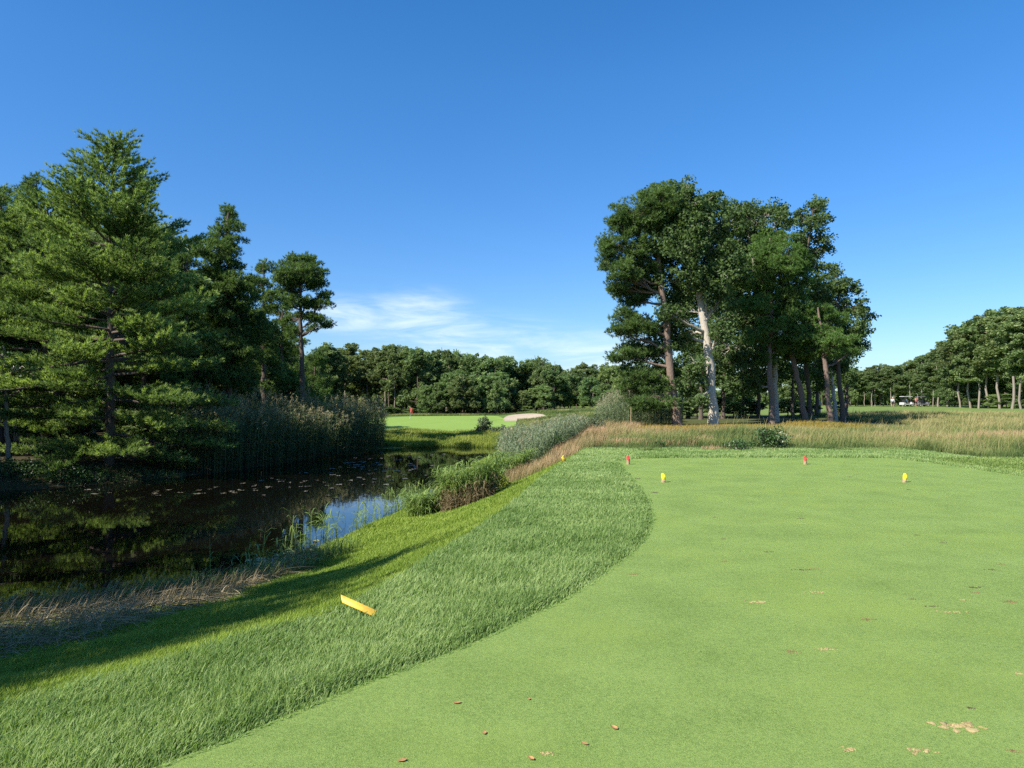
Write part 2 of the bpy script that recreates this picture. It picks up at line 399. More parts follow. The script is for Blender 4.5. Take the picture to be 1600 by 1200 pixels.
M['shirt_blue'] = paint_mat('pale_blue_cloth', (.55, .72, .80), .8)
M['shirt_dark'] = paint_mat('blue_cloth', (.12, .22, .38), .8)
M['dark_cloth'] = paint_mat('dark_cloth', (.03, .03, .035), .8)
M['soil'] = turf_mat('bare_soil_crumbs', (.09, .065, .028), (.25, .18, .08), 60, 3, .3)
M['straw'] = turf_mat('dry_turf_crumbs', (.22, .17, .07), (.42, .33, .15), 60, 3, .3)
M['dark_soil'] = turf_mat('dark_soil_crumbs', (.035, .028, .02), (.11, .085, .06), 60, 3, .3)
M['pad'] = foliage_mat('lily_pads', [(0, (.06, .08, .025)), (.5, (.16, .19, .06)), (1, (.30, .30, .12))], .0, rough=.35, spec=.5)
M['pad_pale'] = foliage_mat('pale_floating_leaves', [(0, (0.05, 0.043, 0.03)), (0.5, (0.11, 0.095, 0.065)), (1, (0.19, 0.165, 0.11))], .0, rough=.45, spec=.4)

# ------------------------------------------------------------------ ground
def axis(segs):
    out = []
    for a, b, s in segs: out.append(np.arange(a, b, s))
    return np.unique(np.concatenate(out + [np.array([segs[-1][1]])]).round(4))
xs = axis([(-420, -60, 20), (-60, -22, 2.5), (-22, -9, .6), (-9, 5, .16), (5, 16, .5), (16, 60, 2), (60, 420, 20)])
ys = axis([(-60, -8, 4), (-8, 2, .7), (2, 27, .16), (27, 60, .5), (60, 120, 1.5), (120, 240, 8), (240, 700, 30)])
X, Y = np.meshgrid(xs, ys)
Z = height(X, Y)
nx, ny = len(xs), len(ys)
V = np.stack([X, Y, Z], -1).reshape(-1, 3)
i = (np.arange(ny - 1) * nx)[:, None] + np.arange(nx - 1)[None]
Q = np.stack([i, i + 1, i + nx + 1, i + nx], -1).reshape(-1, 4)

def zone_col(x, y):
    c = np.zeros(x.shape + (3,))
    def paint(mask, col):
        mk = np.asarray(mask, float)[..., None]; c[:] = c * (1 - mk) + np.array(col) * mk
    paint(np.ones_like(x), (.065, .055, .03))                            # forest floor
    fair = (x > 6) & (y > 58)
    paint(sstep(6, 10, x) * sstep(58, 64, y), (.17, .235, .06))           # fairway
    paint(sstep(-18, -14, x) * (1 - sstep(12, 14, x)) * sstep(54, 58, y) * (1 - sstep(90, 96, y)), (.115, .19, .045))
    paint((x > -4) & (y < 56) & (x < 400) & ~((x < 0) & (y > 50)), (.10, .12, .045))
    inB = inside(BANK, x, y)
    right = (x > -1.5 * 1 - 9 * (y < 12)) & (y < 58)
    paint(inB & (x + .02 * y > -9) & (y < 62), (.075, .12, .025))
    nearrough = (~inB) & (pdist(TEE, x, y) < 3.2) & (y < 24)
    paint(nearrough | (inside(TEE, x, y)), (.06, .10, .03))
    paint((x > 10.9) & (x < 15.5) & (y < 21.5), (.13, .19, .05))
    inW = inside(POND, x, y)
    paint(inW, (.03, .025, .015))
    # leaf litter under the grove
    paint(sstep(4, 6, x) * (1 - sstep(24, 30, x)) * sstep(40, 44, y) * (1 - sstep(64, 72, y)), (.09, .10, .035))
    return c
ground = put('ground', np_mesh('ground', V, Q, None, zone_col(X, Y).reshape(-1, 3), M['ground'], True, 'zone'), kind='structure')

def ngon_sheet(name, poly, z, mat):
    import bmesh
    bm = bmesh.new()
    vs = [bm.verts.new((p[0], p[1], z)) for p in poly]
    f = bm.faces.new(vs); bmesh.ops.triangulate(bm, faces=[f], ngon_method='EAR_CLIP')
    bmesh.ops.recalc_face_normals(bm, faces=bm.faces)
    for f in bm.faces:
        if f.normal.z < 0: f.normal_flip()
    me = bpy.data.meshes.new(name); bm.to_mesh(me); bm.free(); me.materials.append(mat)
    return me

def ring_sheet(name, poly, off, mat, rings=14):
    c = poly.mean(0); m = len(poly); r = np.linspace(0, 1, rings + 1)[1:]
    P = c + r[:, None, None] * (poly - c)[None]
    P = np.concatenate([c[None], P.reshape(-1, 2)])
    zz = height(P[:, 0], P[:, 1]) + off
    V = np.column_stack([P, zz]); j = np.arange(m)
    T = np.stack([np.zeros(m, int), 1 + j, 1 + (j + 1) % m], -1)
    q = [np.stack([1 + k * m + j, 1 + (k + 1) * m + j, 1 + (k + 1) * m + (j + 1) % m, 1 + k * m + (j + 1) % m], -1) for k in range(rings - 1)]
    return np_mesh(name, V, np.concatenate(q), T, None, mat, True)
put('tee', ngon_sheet('tee', TEE, .012, M['tee']), kind='structure')
put('putting_green', ring_sheet('putting_green', GREEN, .05, M['green']), kind='structure')
put('sand_bunker', ring_sheet('sand_bunker', BUNKER, .06, M['sand']), kind='structure')
put('water', np_mesh('water', [(-45, 5, WATER_Z), (6, 5, WATER_Z), (6, 60, WATER_Z), (-45, 60, WATER_Z)], [(0, 1, 2, 3)], None, None, M['water']), kind='structure')

# ------------------------------------------------------------------ grass
def scatter(xr, yr, dens, mask, rg, ref=5.0, pw=1.3, dmin=2.5):
    """view-distance graded random points: density dens*(ref/d)^pw per m2"""
    area = (xr[1] - xr[0]) * (yr[1] - yr[0])
    # stratify in y bands
    out = []
    nb = max(1, int((yr[1] - yr[0]) / 1.5))
    e = np.linspace(yr[0], yr[1], nb + 1)
    for a, b in zip(e[:-1], e[1:]):
        dd = dens * min(1.0, (ref / max(dmin, (max(a, 0) + b) / 2)) ** pw)
        n = int(dd * (b - a) * (xr[1] - xr[0]))
        x = rg.uniform(xr[0], xr[1], n); y = rg.uniform(a, b, n)
        k = mask(x, y) & (np.abs(x) < .82 * np.maximum(y, 0) + 2.5)
        out.append(np.stack([x[k], y[k]], -1))
    return np.concatenate(out)

def blades(g, xy, z, h, w, lean, rg, A0, A1, wind=(0.3, 0.1)):
    n = len(xy)
    th = rg.uniform(0, 2 * math.pi, n)
    ld = np.stack([np.cos(th), np.sin(th)], -1) * (lean * rg.random(n))[:, None] + np.array(wind)[None] * lean * (.2 + 1.9 * fbm(xy[:, 0], xy[:, 1], .5, 47))[:, None]
    ph = rg.uniform(0, math.pi, n)
    side = np.stack([np.cos(ph), np.sin(ph), np.zeros(n)], -1)
    base = np.column_stack([xy, z - .005])
    l = np.column_stack([ld, np.zeros(n)])
    up = np.array([0, 0, 1.0])
    hh = h[:, None]
    mid = base + l * hh * .4 + up * hh * .6
    tip = base + l * hh * 1.15 + up * hh * (1 - .25 * (np.linalg.norm(ld, axis=1)[:, None] ** 2).clip(0, 2))
    P = np.stack([base, mid, tip], 1)
    W = np.stack([w, w * .85, w * .08], 1) * .5
    A = np.stack([A0, (A0 + A1) / 2, A1], 1)
    strips(g, P, W, side, A)

def grass(name, xr, yr, dens, mask, hfun, wid, lean, mat, seed, Afun, ref=5.0, pw=1.3, wind=(.3, .1), a_tip=.25, label=None):
    rg = np.random.default_rng(seed)
    xy = scatter(xr, yr, dens, mask, rg, ref, pw)
    n = len(xy); d = np.hypot(xy[:, 0], xy[:, 1])
    z = height(xy[:, 0], xy[:, 1])
    h = hfun(xy[:, 0], xy[:, 1]) * rg.uniform(.55, 1.15, n)
    w = wid * np.maximum(1, (d / ref)) ** .75 * rg.uniform(.7, 1.3, n)
    a = np.clip(Afun(xy[:, 0], xy[:, 1]) + rg.normal(0, .2, n), 0, 1)
    g = Geo(); blades(g, xy, z, h, w, lean, rg, np.clip(a - .15, 0, 1), np.clip(a + a_tip, 0, 1), wind)
    put(name, g.mesh(name, mat), kind='stuff')
    print(name, n)

DV = [(1252, 890, .26, .07, 'dark_soil', 'dark soil divot with brown crumbs, left-centre of the tee'), (1272, 889, .22, .05, 'soil', None), (1275, 925, .2, .07, 'straw', None), (1358, 968, .14, .06, 'soil', None), (1185, 940, .24, .10, 'straw', None),
      (1290, 1014, .16, .06, 'straw', None), (1237, 1018, .12, .05, 'soil', None), (1508, 1137, .26, .15, 'straw', 'largest tan divot scar at the lower right of the tee'), (1488, 1132, .12, .06, 'straw', None), (1326, 1171, .08, .05, 'straw', None), (1440, 1173, .18, .07, 'straw', None), (1585, 1173, .08, .04, 'soil', None),
      (1581, 940, .16, .09, 'soil', 'round brown divot at the right photo edge'), (1522, 918, .12, .06, 'dark_soil', None), (1525, 926, .12, .05, 'soil', None), (1548, 890, .10, .05, 'dark_soil', None), (1566, 881, .16, .05, 'soil', None), (1425, 936, .1, .03, 'dark_soil', None), (1457, 947, .14, .04, 'dark_soil', None), (1488, 956, .4, .06, 'straw', None), (1505, 937, .1, .05, 'straw', None),
      (1116, 808, .12, .05, 'dark_soil', None), (1250, 810, .18, .05, 'dark_soil', None), (1130, 842, .10, .04, 'dark_soil', None), (1200, 862, .10, .05, 'dark_soil', None), (1132, 877, .07, .06, 'soil', None), (1473, 848, .12, .04, 'dark_soil', None), (1433, 836, .08, .04, 'dark_soil', None), (988, 897, .17, .05, 'soil', 'brown scuff mark close to the rough edge of the tee'),
      (996, 747.5, .14, .12, 'dark_soil', None), (1023, 769.5, .14, .12, 'dark_soil', None), (1328, 745, .09, .09, 'dark_soil', None), (1420, 765, .07, .07, 'dark_soil', None), (1516, 1106, .05, .03, 'dark_soil', None), (1591, 1052, .06, .04, 'straw', None)]
def near_divot(x, y):
    r = np.zeros(x.shape, bool)
    for px, py, w_, dp_, *_ in DV:
        c = G(px, py); r |= ((x - c[0]) / (w_ * .42 + .01)) ** 2 + ((y - c[1]) / (dp_ * .42 + .02)) ** 2 < 1
    return r
rgm = np.random.default_rng(70)
tee_d = lambda x, y: pdist(TEE, x, y)
def m_rough(x, y):
    ok = (~inside(TEE, x, y) | ((pdist(TEE, x, y) < .035) & (rgm.random(x.shape) < .5))) & ~inside(BANK, x, y) & (y < 24.2 + .8 * fbm(x, y, 2, 5)) & ((x < 11.2) | (y > 20.6))
    return ok & (x < 13) & ~((np.abs(x + 1.36) < .36) & (np.abs(y - 5.55) < .22) & (rgm.random(x.shape) < .75))
def m_bank(x, y):
    ok = inside(BANK, x, y) & ~inside(POND, x, y) & (x > -9)
    return ok & (y < 40)
grass('rough_grass', (-7, 13), (1.5, 25.5), 15000, m_rough, lambda x, y: (.045 + .075 * fbm(x, y, .45, 3)) * (.45 + .55 * sstep(.0, .14, pdist(TEE, x, y))) + .02 * sstep(19, 22, y), .0055, .75, M['rough'], 21,
      lambda x, y: .40 + .75 * (fbm(x, y, .8, 8) - .42) + .08 * sstep(10, 20, y), 4.2, 1.35, (.2, .2))
grass('bank_grass', (-9, 4), (2.5, 40), 11000, m_bank, lambda x, y: (.055 + .06 * fbm(x, y, .8, 13)) * (1 + .6 * sstep(1.2, .2, pdist(POND, x, y))), .0055, .8, M['bank'], 22,
      lambda x, y: .32 + .5 * (fbm(x, y, 1.1, 18) - .25), 5.0, 1.25, (.3, .15))
grass('tee_turf_blades', (-3, 11), (2.4, 16), 13000, lambda x, y: inside(TEE, x, y) & ~near_divot(x, y), lambda x, y: .013 + 0 * x, .004, .9, M['turf_fleck'], 24, lambda x, y: .35 + .3 * (fbm(x, y, .7, 38) - .4), 3.5, 1.5, (.2, .1), .35)
# mown strip to the right of the tee
grass('mown_grass', (10.85, 17.5), (8, 24), 2600, lambda x, y: ~inside(TEE, x, y) & (x > 10.8) & (y < 21.2), lambda x, y: .045 + .02 * fbm(x, y, .7, 5), .007, .8, M['turf_fleck'], 23,
      lambda x, y: .35 + .45 * (fbm(x, y, 1.0, 28) - .3) - .12 * (np.sin(x * 3.2) > 0), 8.0, 1.0)

def m_meadow(x, y):
    edge = 23.6 + 1.2 * (fbm(x, y * 0, 1.6, 41) - .5)
    ok = np.where(x < 13.5, y > edge, y > 20.6 + .7 * (fbm(x, y * 0, 2, 42) - .5))
    ok &= x > 2.9 + .15 * (y - 24) * (y < 40) + .0 * y
    ok &= y < 66 + 3 * fbm(x, y, 6, 44)
    ok &= ~((x > 5) & (x < 26) & (y > 34.5 + .45 * np.maximum(x - 9, 0)))
    ok &= (fbm(x, y, 2.3, 88) > .36) | (rgm.random(x.shape) < .4)
    return ok
rgm = np.random.default_rng(77)
def long_grass(name, xr, yr, dens, mask, h0, wid, mat, seed, bias, m=4, ref=22, pw=1.0, lean=.5, tuft=None, bfun=None, hf=None):
    rg = np.random.default_rng(seed)
    xy = scatter(xr, yr, dens, mask, rg, ref, pw, 20)
    if tuft:
        c = xy[rg.integers(0, len(xy), max(3, len(xy) // tuft))]
        pick = rg.integers(0, len(c), len(xy)); xy2 = c[pick] + rg.normal(0, .09, xy.shape)
        k = rg.random(len(xy)) < .55
        xy = np.where(k[:, None], xy2, xy)
    n = len(xy); z = height(xy[:, 0], xy[:, 1]); d = np.hypot(xy[:, 0], xy[:, 1])
    patch = fbm(xy[:, 0], xy[:, 1], 1.9, seed + 1)
    h = h0 * rg.uniform(.45, 1.15, n) * (.35 + 1.25 * patch)
    if hf is not None: h = h * hf(xy[:, 0], xy[:, 1])
    th = rg.uniform(0, 2 * math.pi, n); ln_ = lean * rg.random(n) ** 1.3
    ld = np.stack([np.cos(th), np.sin(th), np.zeros(n)], -1) * ln_[:, None] + np.array([.18, .08, 0])
    s = np.linspace(0, 1, m)
    base = np.column_stack([xy, z - .01])
    P = base[:, None] + ld[:, None] * (h[:, None] * s[None] ** 1.7)[..., None] + np.array([0, 0, 1.0]) * (h[:, None] * (s - .12 * s ** 2.5 * (1 + ln_[:, None])))[..., None]
    w = wid * np.maximum(1, d / ref) ** .8 * rg.uniform(.6, 1.3, n)
    prof = np.interp(s, [0, .5, .8, .95, 1], [.8, .6, .75, .8, .1])
    W = w[:, None] * prof[None] * .5
    ph = rg.uniform(0, math.pi, n); side = np.stack([np.cos(ph), np.sin(ph), np.zeros(n)], -1)
    b = bias + (.85 * (fbm(xy[:, 0], xy[:, 1], 2.8, seed + 5) - .45) * 2) + rg.normal(0, .12, n)
    if bfun is not None: b = b + bfun(xy[:, 0], xy[:, 1])
    A = np.clip(b[:, None] + (s[None] - .45) * .55, 0, 1)
    g = Geo(); strips(g, P, W, side, A)
    put(name, g.mesh(name, mat), kind='stuff'); print(name, n)
long_grass('meadow_grass', (2.5, 52), (20, 70), 420, m_meadow, .46, .010, M['meadow'], 51, .33, tuft=40, hf=lambda x, y: .4 + .6 * sstep(0, 4.5, y - np.where(x < 13.5, 23.6, 20.6)),
           bfun=lambda x, y: -.42 * sstep(27, 22, y) + .12 * sstep(30, 50, y))
def m_pink2(x, y): return m_meadow(x, y) & (fbm(x, y, 2.1, 97) > .61) & (y < 34)
long_grass('pinkish_grass', (3, 40), (22, 34), 380, m_pink2, .42, .010, M['pink'], 59, .75, hf=lambda x, y: .45 + .55 * sstep(0, 4.5, y - np.where(x < 13.5, 23.6, 20.6)))
long_grass('tall_seed_stalks', (2.5, 52), (22, 62), 16, lambda x, y: m_meadow(x, y) & (x > 9), .85, .009, M['meadow'], 58, .72, lean=.7, tuft=12)
def m_gold(x, y): return (x > 5.2) & (x < 20) & (y > 36 + .25 * (x - 12).clip(0)) & (y < 45 + .5 * np.maximum(x - 12, 0)) & (vnoise(x, y, 3, 61) > .2)
long_grass('golden_sedge', (5, 20), (34, 50), 520, m_gold, .34, .011, M['gold'], 52, .5, lean=.8)
def m_pink(x, y):
    ok = y > 19.5 + 2 * (vnoise(x, y, .8, 67) - .3)
    cx = np.interp(y, [17, 21, 26, 33, 42], [-0.5, .55, 2.0, 3.8, 5.6]); wd = np.interp(y, [17, 22, 30, 42], [.25, .8, 1.2, 1.7])
    return ok & (np.abs(x - cx) < wd * (.5 + fbm(x, y, 1.5, 66)))
long_grass('pinkish_grass', (-1, 9), (17.5, 44), 330, m_pink, .46, .010, M['pink'], 53, .46)
# green end bank: yellow-green sedge under the putting green
def m_end(x, y): return (x > -9.5) & (x < 1.5) & (y > 48.3) & (y < 58) & ~inside(POND, x, y)
long_grass('pond_end_sedge', (-10, 2), (47, 59), 420, m_end, .42, .016, M['lime'], 54, .42, ref=30, pw=0)
def m_left(x, y): return (x < -12) & (x > -40) & ~inside(POND, x, y) & (y < 30) & (y > 22) & (pdist(POND, x, y) < 2.2)
long_grass('shore_sedge', (-34, -12), (22, 33), 160, m_left, .28, .014, M['shrub'], 55, .15, ref=30, pw=0, lean=.9)
def m_far(x, y): return (((x > -16) & (x < 12) & (y > 90) & (y < 99)) | ((x > .5) & (x < 14) & (y > 58) & (y < 92) & ~inside(GREEN, x, y) & ~inside(BUNKER, x, y)))
long_grass('far_rough_grass', (-17, 14), (57, 100), 130, m_far, .3, .022, M['meadow'], 56, .12, ref=60, pw=0)

# ------------------------------------------------------------------ reeds
def reeds(name, pts, hmin, hmax, mat, seed, nleaf=7, plume=.4, bias=.45, leafL=.42, wl=.02, lean=.12, stuff=True, wstem=.008, off=None, hf=None, tmin=.12):
    rg = np.random.default_rng(seed); xy = np.asarray(pts); n = len(xy)
    z = np.maximum(height(xy[:, 0], xy[:, 1]), WATER_Z - .1)
    h = rg.uniform(hmin, hmax, n)
    if hf is not None: h = h * hf(xy[:, 0], xy[:, 1])
    th = rg.uniform(0, 2 * math.pi, n)
    ld = np.stack([np.cos(th), np.sin(th), np.zeros(n)], -1) * (lean * rg.random(n))[:, None] + np.array([.05, .02, 0])
    s = np.linspace(0, 1, 4); base = np.column_stack([xy, z])
    def at(t, idx=slice(None)):
        return base[idx] + ld[idx] * (h[idx] * t ** 2)[:, None] + np.array([0, 0, 1.0]) * (h[idx] * t)[:, None]
    P = np.stack([at(np.full(n, t)) for t in s], 1)
    g = Geo()
    b = np.clip(bias + rg.normal(0, .1, n), 0, 1)
    side = np.stack([np.cos(th + 1), np.sin(th + 1), np.zeros(n)], -1)
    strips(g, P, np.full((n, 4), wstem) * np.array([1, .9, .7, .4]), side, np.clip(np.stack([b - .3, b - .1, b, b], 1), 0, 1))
    if nleaf:
        idx = np.repeat(np.arange(n), nleaf); k = len(idx)
        t = rg.uniform(tmin, .98, k); p0 = at(t, idx)
        az = rg.uniform(0, 2 * math.pi, k); L = leafL * rg.uniform(.6, 1.2, k) * np.sqrt(h[idx] / hmax)
        d = np.stack([np.cos(az), np.sin(az), np.zeros(k)], -1)
        up = rg.uniform(.5, 1.5, k)
        q = np.linspace(0, 1, 4)
        PP = p0[:, None] + d[:, None] * (L[:, None] * q)[..., None] * .75 + np.array([0, 0, 1.0]) * (L[:, None] * (up[:, None] * q * .8 - .75 * q ** 2.2))[..., None]
        sd = np.stack([-np.sin(az), np.cos(az), rg.normal(0, .3, k)], -1)
        W = wl * rg.uniform(.7, 1.2, k)[:, None] * np.array([.5, 1, .75, .05])[None] * .5
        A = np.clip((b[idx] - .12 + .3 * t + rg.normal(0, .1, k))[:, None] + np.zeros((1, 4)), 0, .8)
        strips(g, PP, W, unit(sd), A)
    pl = np.where(rg.random(n) < plume)[0]
    if len(pl):
        tp = at(np.ones(n))[pl]
        idx = np.repeat(np.arange(len(pl)), 9); k = len(idx)
        o = np.column_stack([rg.normal(0, .04, k), rg.normal(0, .04, k), rg.uniform(-.18, .12, k)])
        PP = tp[idx] + o
        needles(g, PP, np.column_stack([rg.normal(.3, .4, k), rg.normal(0, .4, k), rg.uniform(-.1, 1, k)]), np.full(k, .13), 2, .022, .3, rg)
        g.A[-1] = np.clip(rg.normal(.93, .08, len(g.A[-1])), .7, 1)
    me = g.mesh(name, mat, off if off is not None else (0, 0, 0))
    return me

def region_pts(poly_px, n, seed, z=None, clump=0):
    """random points in a world polygon"""
    rg = np.random.default_rng(seed); P = np.array(poly_px, float)
    lo, hi = P.min(0), P.max(0); out = []
    while sum(map(len, out)) < n:
        c = rg.uniform(lo, hi, (n * 3, 2)); out.append(c[inside(P, c[:, 0], c[:, 1])])
    o = np.concatenate(out)[:n]
    return o

# left reed bed along the far shore
LB = [(-14.2, 29.8), (-12.2, 30.6), (-10.2, 38.5), (-8.0, 46), (-8.6, 49.5), (-11, 48), (-12.8, 41), (-15, 33)]
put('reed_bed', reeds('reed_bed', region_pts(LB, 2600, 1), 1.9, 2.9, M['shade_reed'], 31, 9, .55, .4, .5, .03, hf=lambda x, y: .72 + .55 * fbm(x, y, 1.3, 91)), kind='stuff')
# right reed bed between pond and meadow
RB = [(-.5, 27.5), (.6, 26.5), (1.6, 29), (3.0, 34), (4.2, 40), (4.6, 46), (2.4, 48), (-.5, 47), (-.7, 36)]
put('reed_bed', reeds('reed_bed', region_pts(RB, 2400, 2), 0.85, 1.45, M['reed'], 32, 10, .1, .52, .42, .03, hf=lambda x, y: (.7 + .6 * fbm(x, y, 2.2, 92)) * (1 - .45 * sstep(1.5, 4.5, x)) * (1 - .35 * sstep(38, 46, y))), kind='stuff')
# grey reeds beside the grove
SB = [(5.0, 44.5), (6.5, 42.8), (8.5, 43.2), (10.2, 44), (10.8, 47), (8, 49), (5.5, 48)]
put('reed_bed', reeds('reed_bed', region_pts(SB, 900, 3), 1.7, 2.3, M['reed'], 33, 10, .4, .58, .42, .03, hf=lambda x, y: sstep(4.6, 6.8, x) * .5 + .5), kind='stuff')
# shoreline fringe
fr = np.random.default_rng(5)
def shore_pts(y0, y1, n, d0, d1, seed, xlim=(-99, 99)):
    rg = np.random.default_rng(seed)
    k = [p for p in POND if y0 < p[1] < y1 and xlim[0] < p[0] < xlim[1]]
    k = np.array(sorted(k, key=lambda p: p[1]))
    yy = rg.uniform(y0, y1, n); xx = np.interp(yy, k[:, 1], k[:, 0])
    return np.column_stack([xx + rg.uniform(d0, d1, n), yy])
put('shore_reeds', reeds('shore_reeds', np.concatenate([shore_pts(12.6, 17, 40, -.9, .1, 6, (-6, 0)), shore_pts(16.2, 19.5, 34, -.8, .3, 7, (-6, 0)), shore_pts(19.5, 23, 60, -.5, .2, 8, (-6, 0))]), .3, .75, M['green_reed'], 34, 5, 0, .55, .45, .018, .25), kind='stuff')

# individual reed clumps by the bank
def clump(px, py, w, h, n, label, mat, seed, zg, brown=0):
    c = hit(px, py); rg = np.random.default_rng(seed)
    c[2] = hz(c[0], c[1])
    root = thing('reed_clump', label, 'reeds', c, None)
    r = np.sqrt(rg.random(n)) * w / 2; a = rg.uniform(0, 6.283, n)
    pts = np.column_stack([c[0] + r * np.cos(a), c[1] + r * np.sin(a) * .8])
    put('stems', reeds('stems', pts, h * .6, h, mat, seed, 8, 0, .5, .42, .022, .35, off=c, tmin=.36 if brown else .15), root)
    if brown:
        r = np.sqrt(rg.uniform(.3, 1, brown)) * w / 2; a = rg.uniform(0, 6.283, brown)
        pts = np.column_stack([c[0] + r * np.cos(a), c[1] - .16 + r * np.sin(a) * .85])
        put('dead_stems', reeds('dead_stems', pts, h * .12, h * .6, M['dry_reed'], seed + 1, 4, 0, .3, .34, .014, .7, off=c), root)
    return root
clump(732, 785, 1.35, 1.05, 330, 'big round green reed clump with brown dead stems at its foot', M['green_reed'], 61, -.95, 460)
clump(666, 805, .9, .62, 170, 'low feathery green reed clump at the water left of the big clump', M['green_reed'], 62, -1.2)
clump(805, 748, .75, .85, 150, 'small brown-footed reed clump between the big clump and the tall reed bed', M['green_reed'], 63, -.8, 200)
clump(768, 764, .6, .5, 90, 'thin pale reed clump just behind the lime green weed', M['green_reed'], 64, -1.0)

# dead reed litter on the near shore
def litter():
    rg = np.random.default_rng(91)
    n = 20000
    k = np.array([p for p in POND if -12 < p[0] < -3.9 and p[1] < 16])
    t = rg.random(n); i = rg.integers(0, len(k) - 1, n)
    p = k[i] * (1 - t[:, None]) + k[i + 1] * t[:, None]
    inw = unit(np.array([[.45, -.9]]))
    x = p + inw * ((-.35 + 4.4 * rg.random(n) ** 1.25))[:, None] * np.interp(p[:, 0], [-9, -6, -4.6, -4], [1.05, .9, .45, .18])[:, None]
    keep = (rg.random(n) < np.interp(p[:, 0], [-6.5, -4.6, -4], [1, .6, .25])); x = x[keep]; n = len(x)
    z = np.maximum(height(x[:, 0], x[:, 1]), WATER_Z) + rg.uniform(0, .16, n)
    th = rg.normal(.15, .9, n); L = rg.uniform(.2, 1.0, n) ** 1.6 * .95
    up = np.abs(rg.normal(0, .16, n))
    stand = rg.random(n) < .30
    up = np.where(stand, rg.uniform(.8, 3, n), up); L = np.where(stand, rg.uniform(.14, .42, n), L)
    d = unit(np.column_stack([np.cos(th), np.sin(th), up]))
    s = np.linspace(0, 1, 4)
    P = np.column_stack([x, z])[:, None] + d[:, None] * (L[:, None] * s)[..., None] - np.array([0, 0, 1.0]) * ((.1 + .45 * rg.random(n))[:, None] * L[:, None] * s ** 2)[..., None]
    W = (rg.uniform(.0035, .009, n))[:, None] * np.array([1, 1, .9, .4])[None] * .5
    side = unit(np.cross(d, rg.normal(0, 1, (n, 3)) + np.array([0, 0, .5])))
    A = np.clip(rg.normal(.5, .22, n)[:, None] + np.zeros((1, 4)), 0, 1)
    g = Geo(); strips(g, P, W, side, A)
    put('dead_reed_litter', g.mesh('dead_reed_litter', M['dry_reed']), kind='stuff')
litter()
put('shore_weeds', reeds('shore_weeds', np.concatenate([shore_pts(11, 14.5, 420, -.1, 1.1, 16, (-6.5, -3.5)), shore_pts(10.2, 12.5, 220, .1, 1.0, 17, (-8, -4))]), .12, .38, M['green_reed'], 36, 3, 0, .3, .25, .012, .6), kind='stuff')

# ------------------------------------------------------------------ trees
def tree_obj(name, label, cat, base, trunk_me, crown_me, group=None):
    root = thing(name, label, cat, base, group)
    put('trunk', trunk_me, root); put('crown', crown_me, root)
    return root

def interp_path(pts, n):
    pts = np.asarray(pts, float); d = np.r_[0, np.cumsum(np.linalg.norm(np.diff(pts, axis=0), axis=1))]
    s = np.linspace(0, d[-1], n)
    return np.column_stack([np.interp(s, d, pts[:, k]) for k in range(3)])

def lobed_tree(name, label, seed, tp, tr, lobes, kind, leafmat, barkmat, dens=1.0, cr=.5, per=30, leaf=.16, group=None, k=9, nw=.02, flat=.5, cat='tree', stubs=None, hollow=.3):
    """tp trunk points (world), tr radii at those points, lobes (centre, radii)"""
    rg = np.random.default_rng(seed)
    tp = np.array(tp, float); base = tp[0].copy(); base[2] = hz(base[0], base[1]); tp[0, 2] = base[2] - .15
    n = 22; pts = interp_path(tp, n); d = np.linspace(0, 1, len(tp)); rad = np.interp(np.linspace(0, 1, n), d, tr)
    rad[0] *= 1.35; rad[1] *= 1.1
    pts[2:-1, :2] += rg.normal(0, .03, (n - 3, 2))
    tg = Geo(); tube(tg, pts, rad, 12, rg, .05)
    C, CRs = [], []
    for c, r in lobes:
        c, r = np.asarray(c, float), np.asarray(r, float)
        zt = c[2] - .45 * math.hypot(c[0] - pts[-1, 0], c[1] - pts[-1, 1])
        ok = np.argmin(np.abs(pts[:, 2] - min(max(zt, pts[4, 2]), pts[-1, 2])))
        a = pts[ok]; lr = max(.03, rad[ok] * .5)
        lp = limb(a, c, 7, -.1 * np.linalg.norm(c - a) * .3, rg, .07)
        tube(tg, lp, np.linspace(lr, .025, 7), 6)
        vol = (r[0] * r[1] + r[0] * r[2] + r[1] * r[2]) / 3
        m = max(4, int(dens * 4.6 * vol / cr ** 2))
        v = unit(rg.normal(0, 1, (m, 3))); rr = hollow + (1 - hollow) * rg.random(m) ** .6
        cc = c + v * r * rr[:, None]
        C.append(cc); CRs.append(cr * rg.uniform(.6, 1.35, m))
        for q in cc[::1]:
            j = rg.integers(2, 7); b = lp[j] + rg.normal(0, .05, 3)
            tube(tg, limb(b, q, 4, .06, rg, .04), np.linspace(.022, .007, 4), 3)
    C = np.concatenate(C); CR = np.concatenate(CRs); m = len(C)
    if stubs is not None:
        for a, b, r in stubs: tube(tg, limb(np.asarray(a, float), np.asarray(b, float), 6, 0, rg, .015), np.linspace(r, r * .45, 6), 8, rg, .06)
    cg = Geo()
    v = unit(rg.normal(0, 1, (m, per, 3))) * (rg.random((m, per, 1)) ** .42)
    P = C[:, None] + v * (CR[:, None, None] * np.array([1, 1, flat]))
    P = P.reshape(-1, 3); v = v.reshape(-1, 3)
    ct = rg.normal(0, .16, m)
    if kind == 'needle':
        needles(cg, P, v * .7 + np.array([0, 0, .55]), np.full(len(P), leaf), k, nw, .45, rg)
        cg.A[-1] = np.clip(cg.A[-1] + np.repeat(ct, per * k * 3), 0, 1)
    else:
        A = np.clip(.45 + np.repeat(ct, per) + rg.normal(0, .2, len(P)), 0, 1)
        leaves(cg, P, leaf, rg, A)
    return tree_obj(name, label, cat, base, tg.mesh('trunk', barkmat, base, True), cg.mesh('crown', leafmat, base), group)

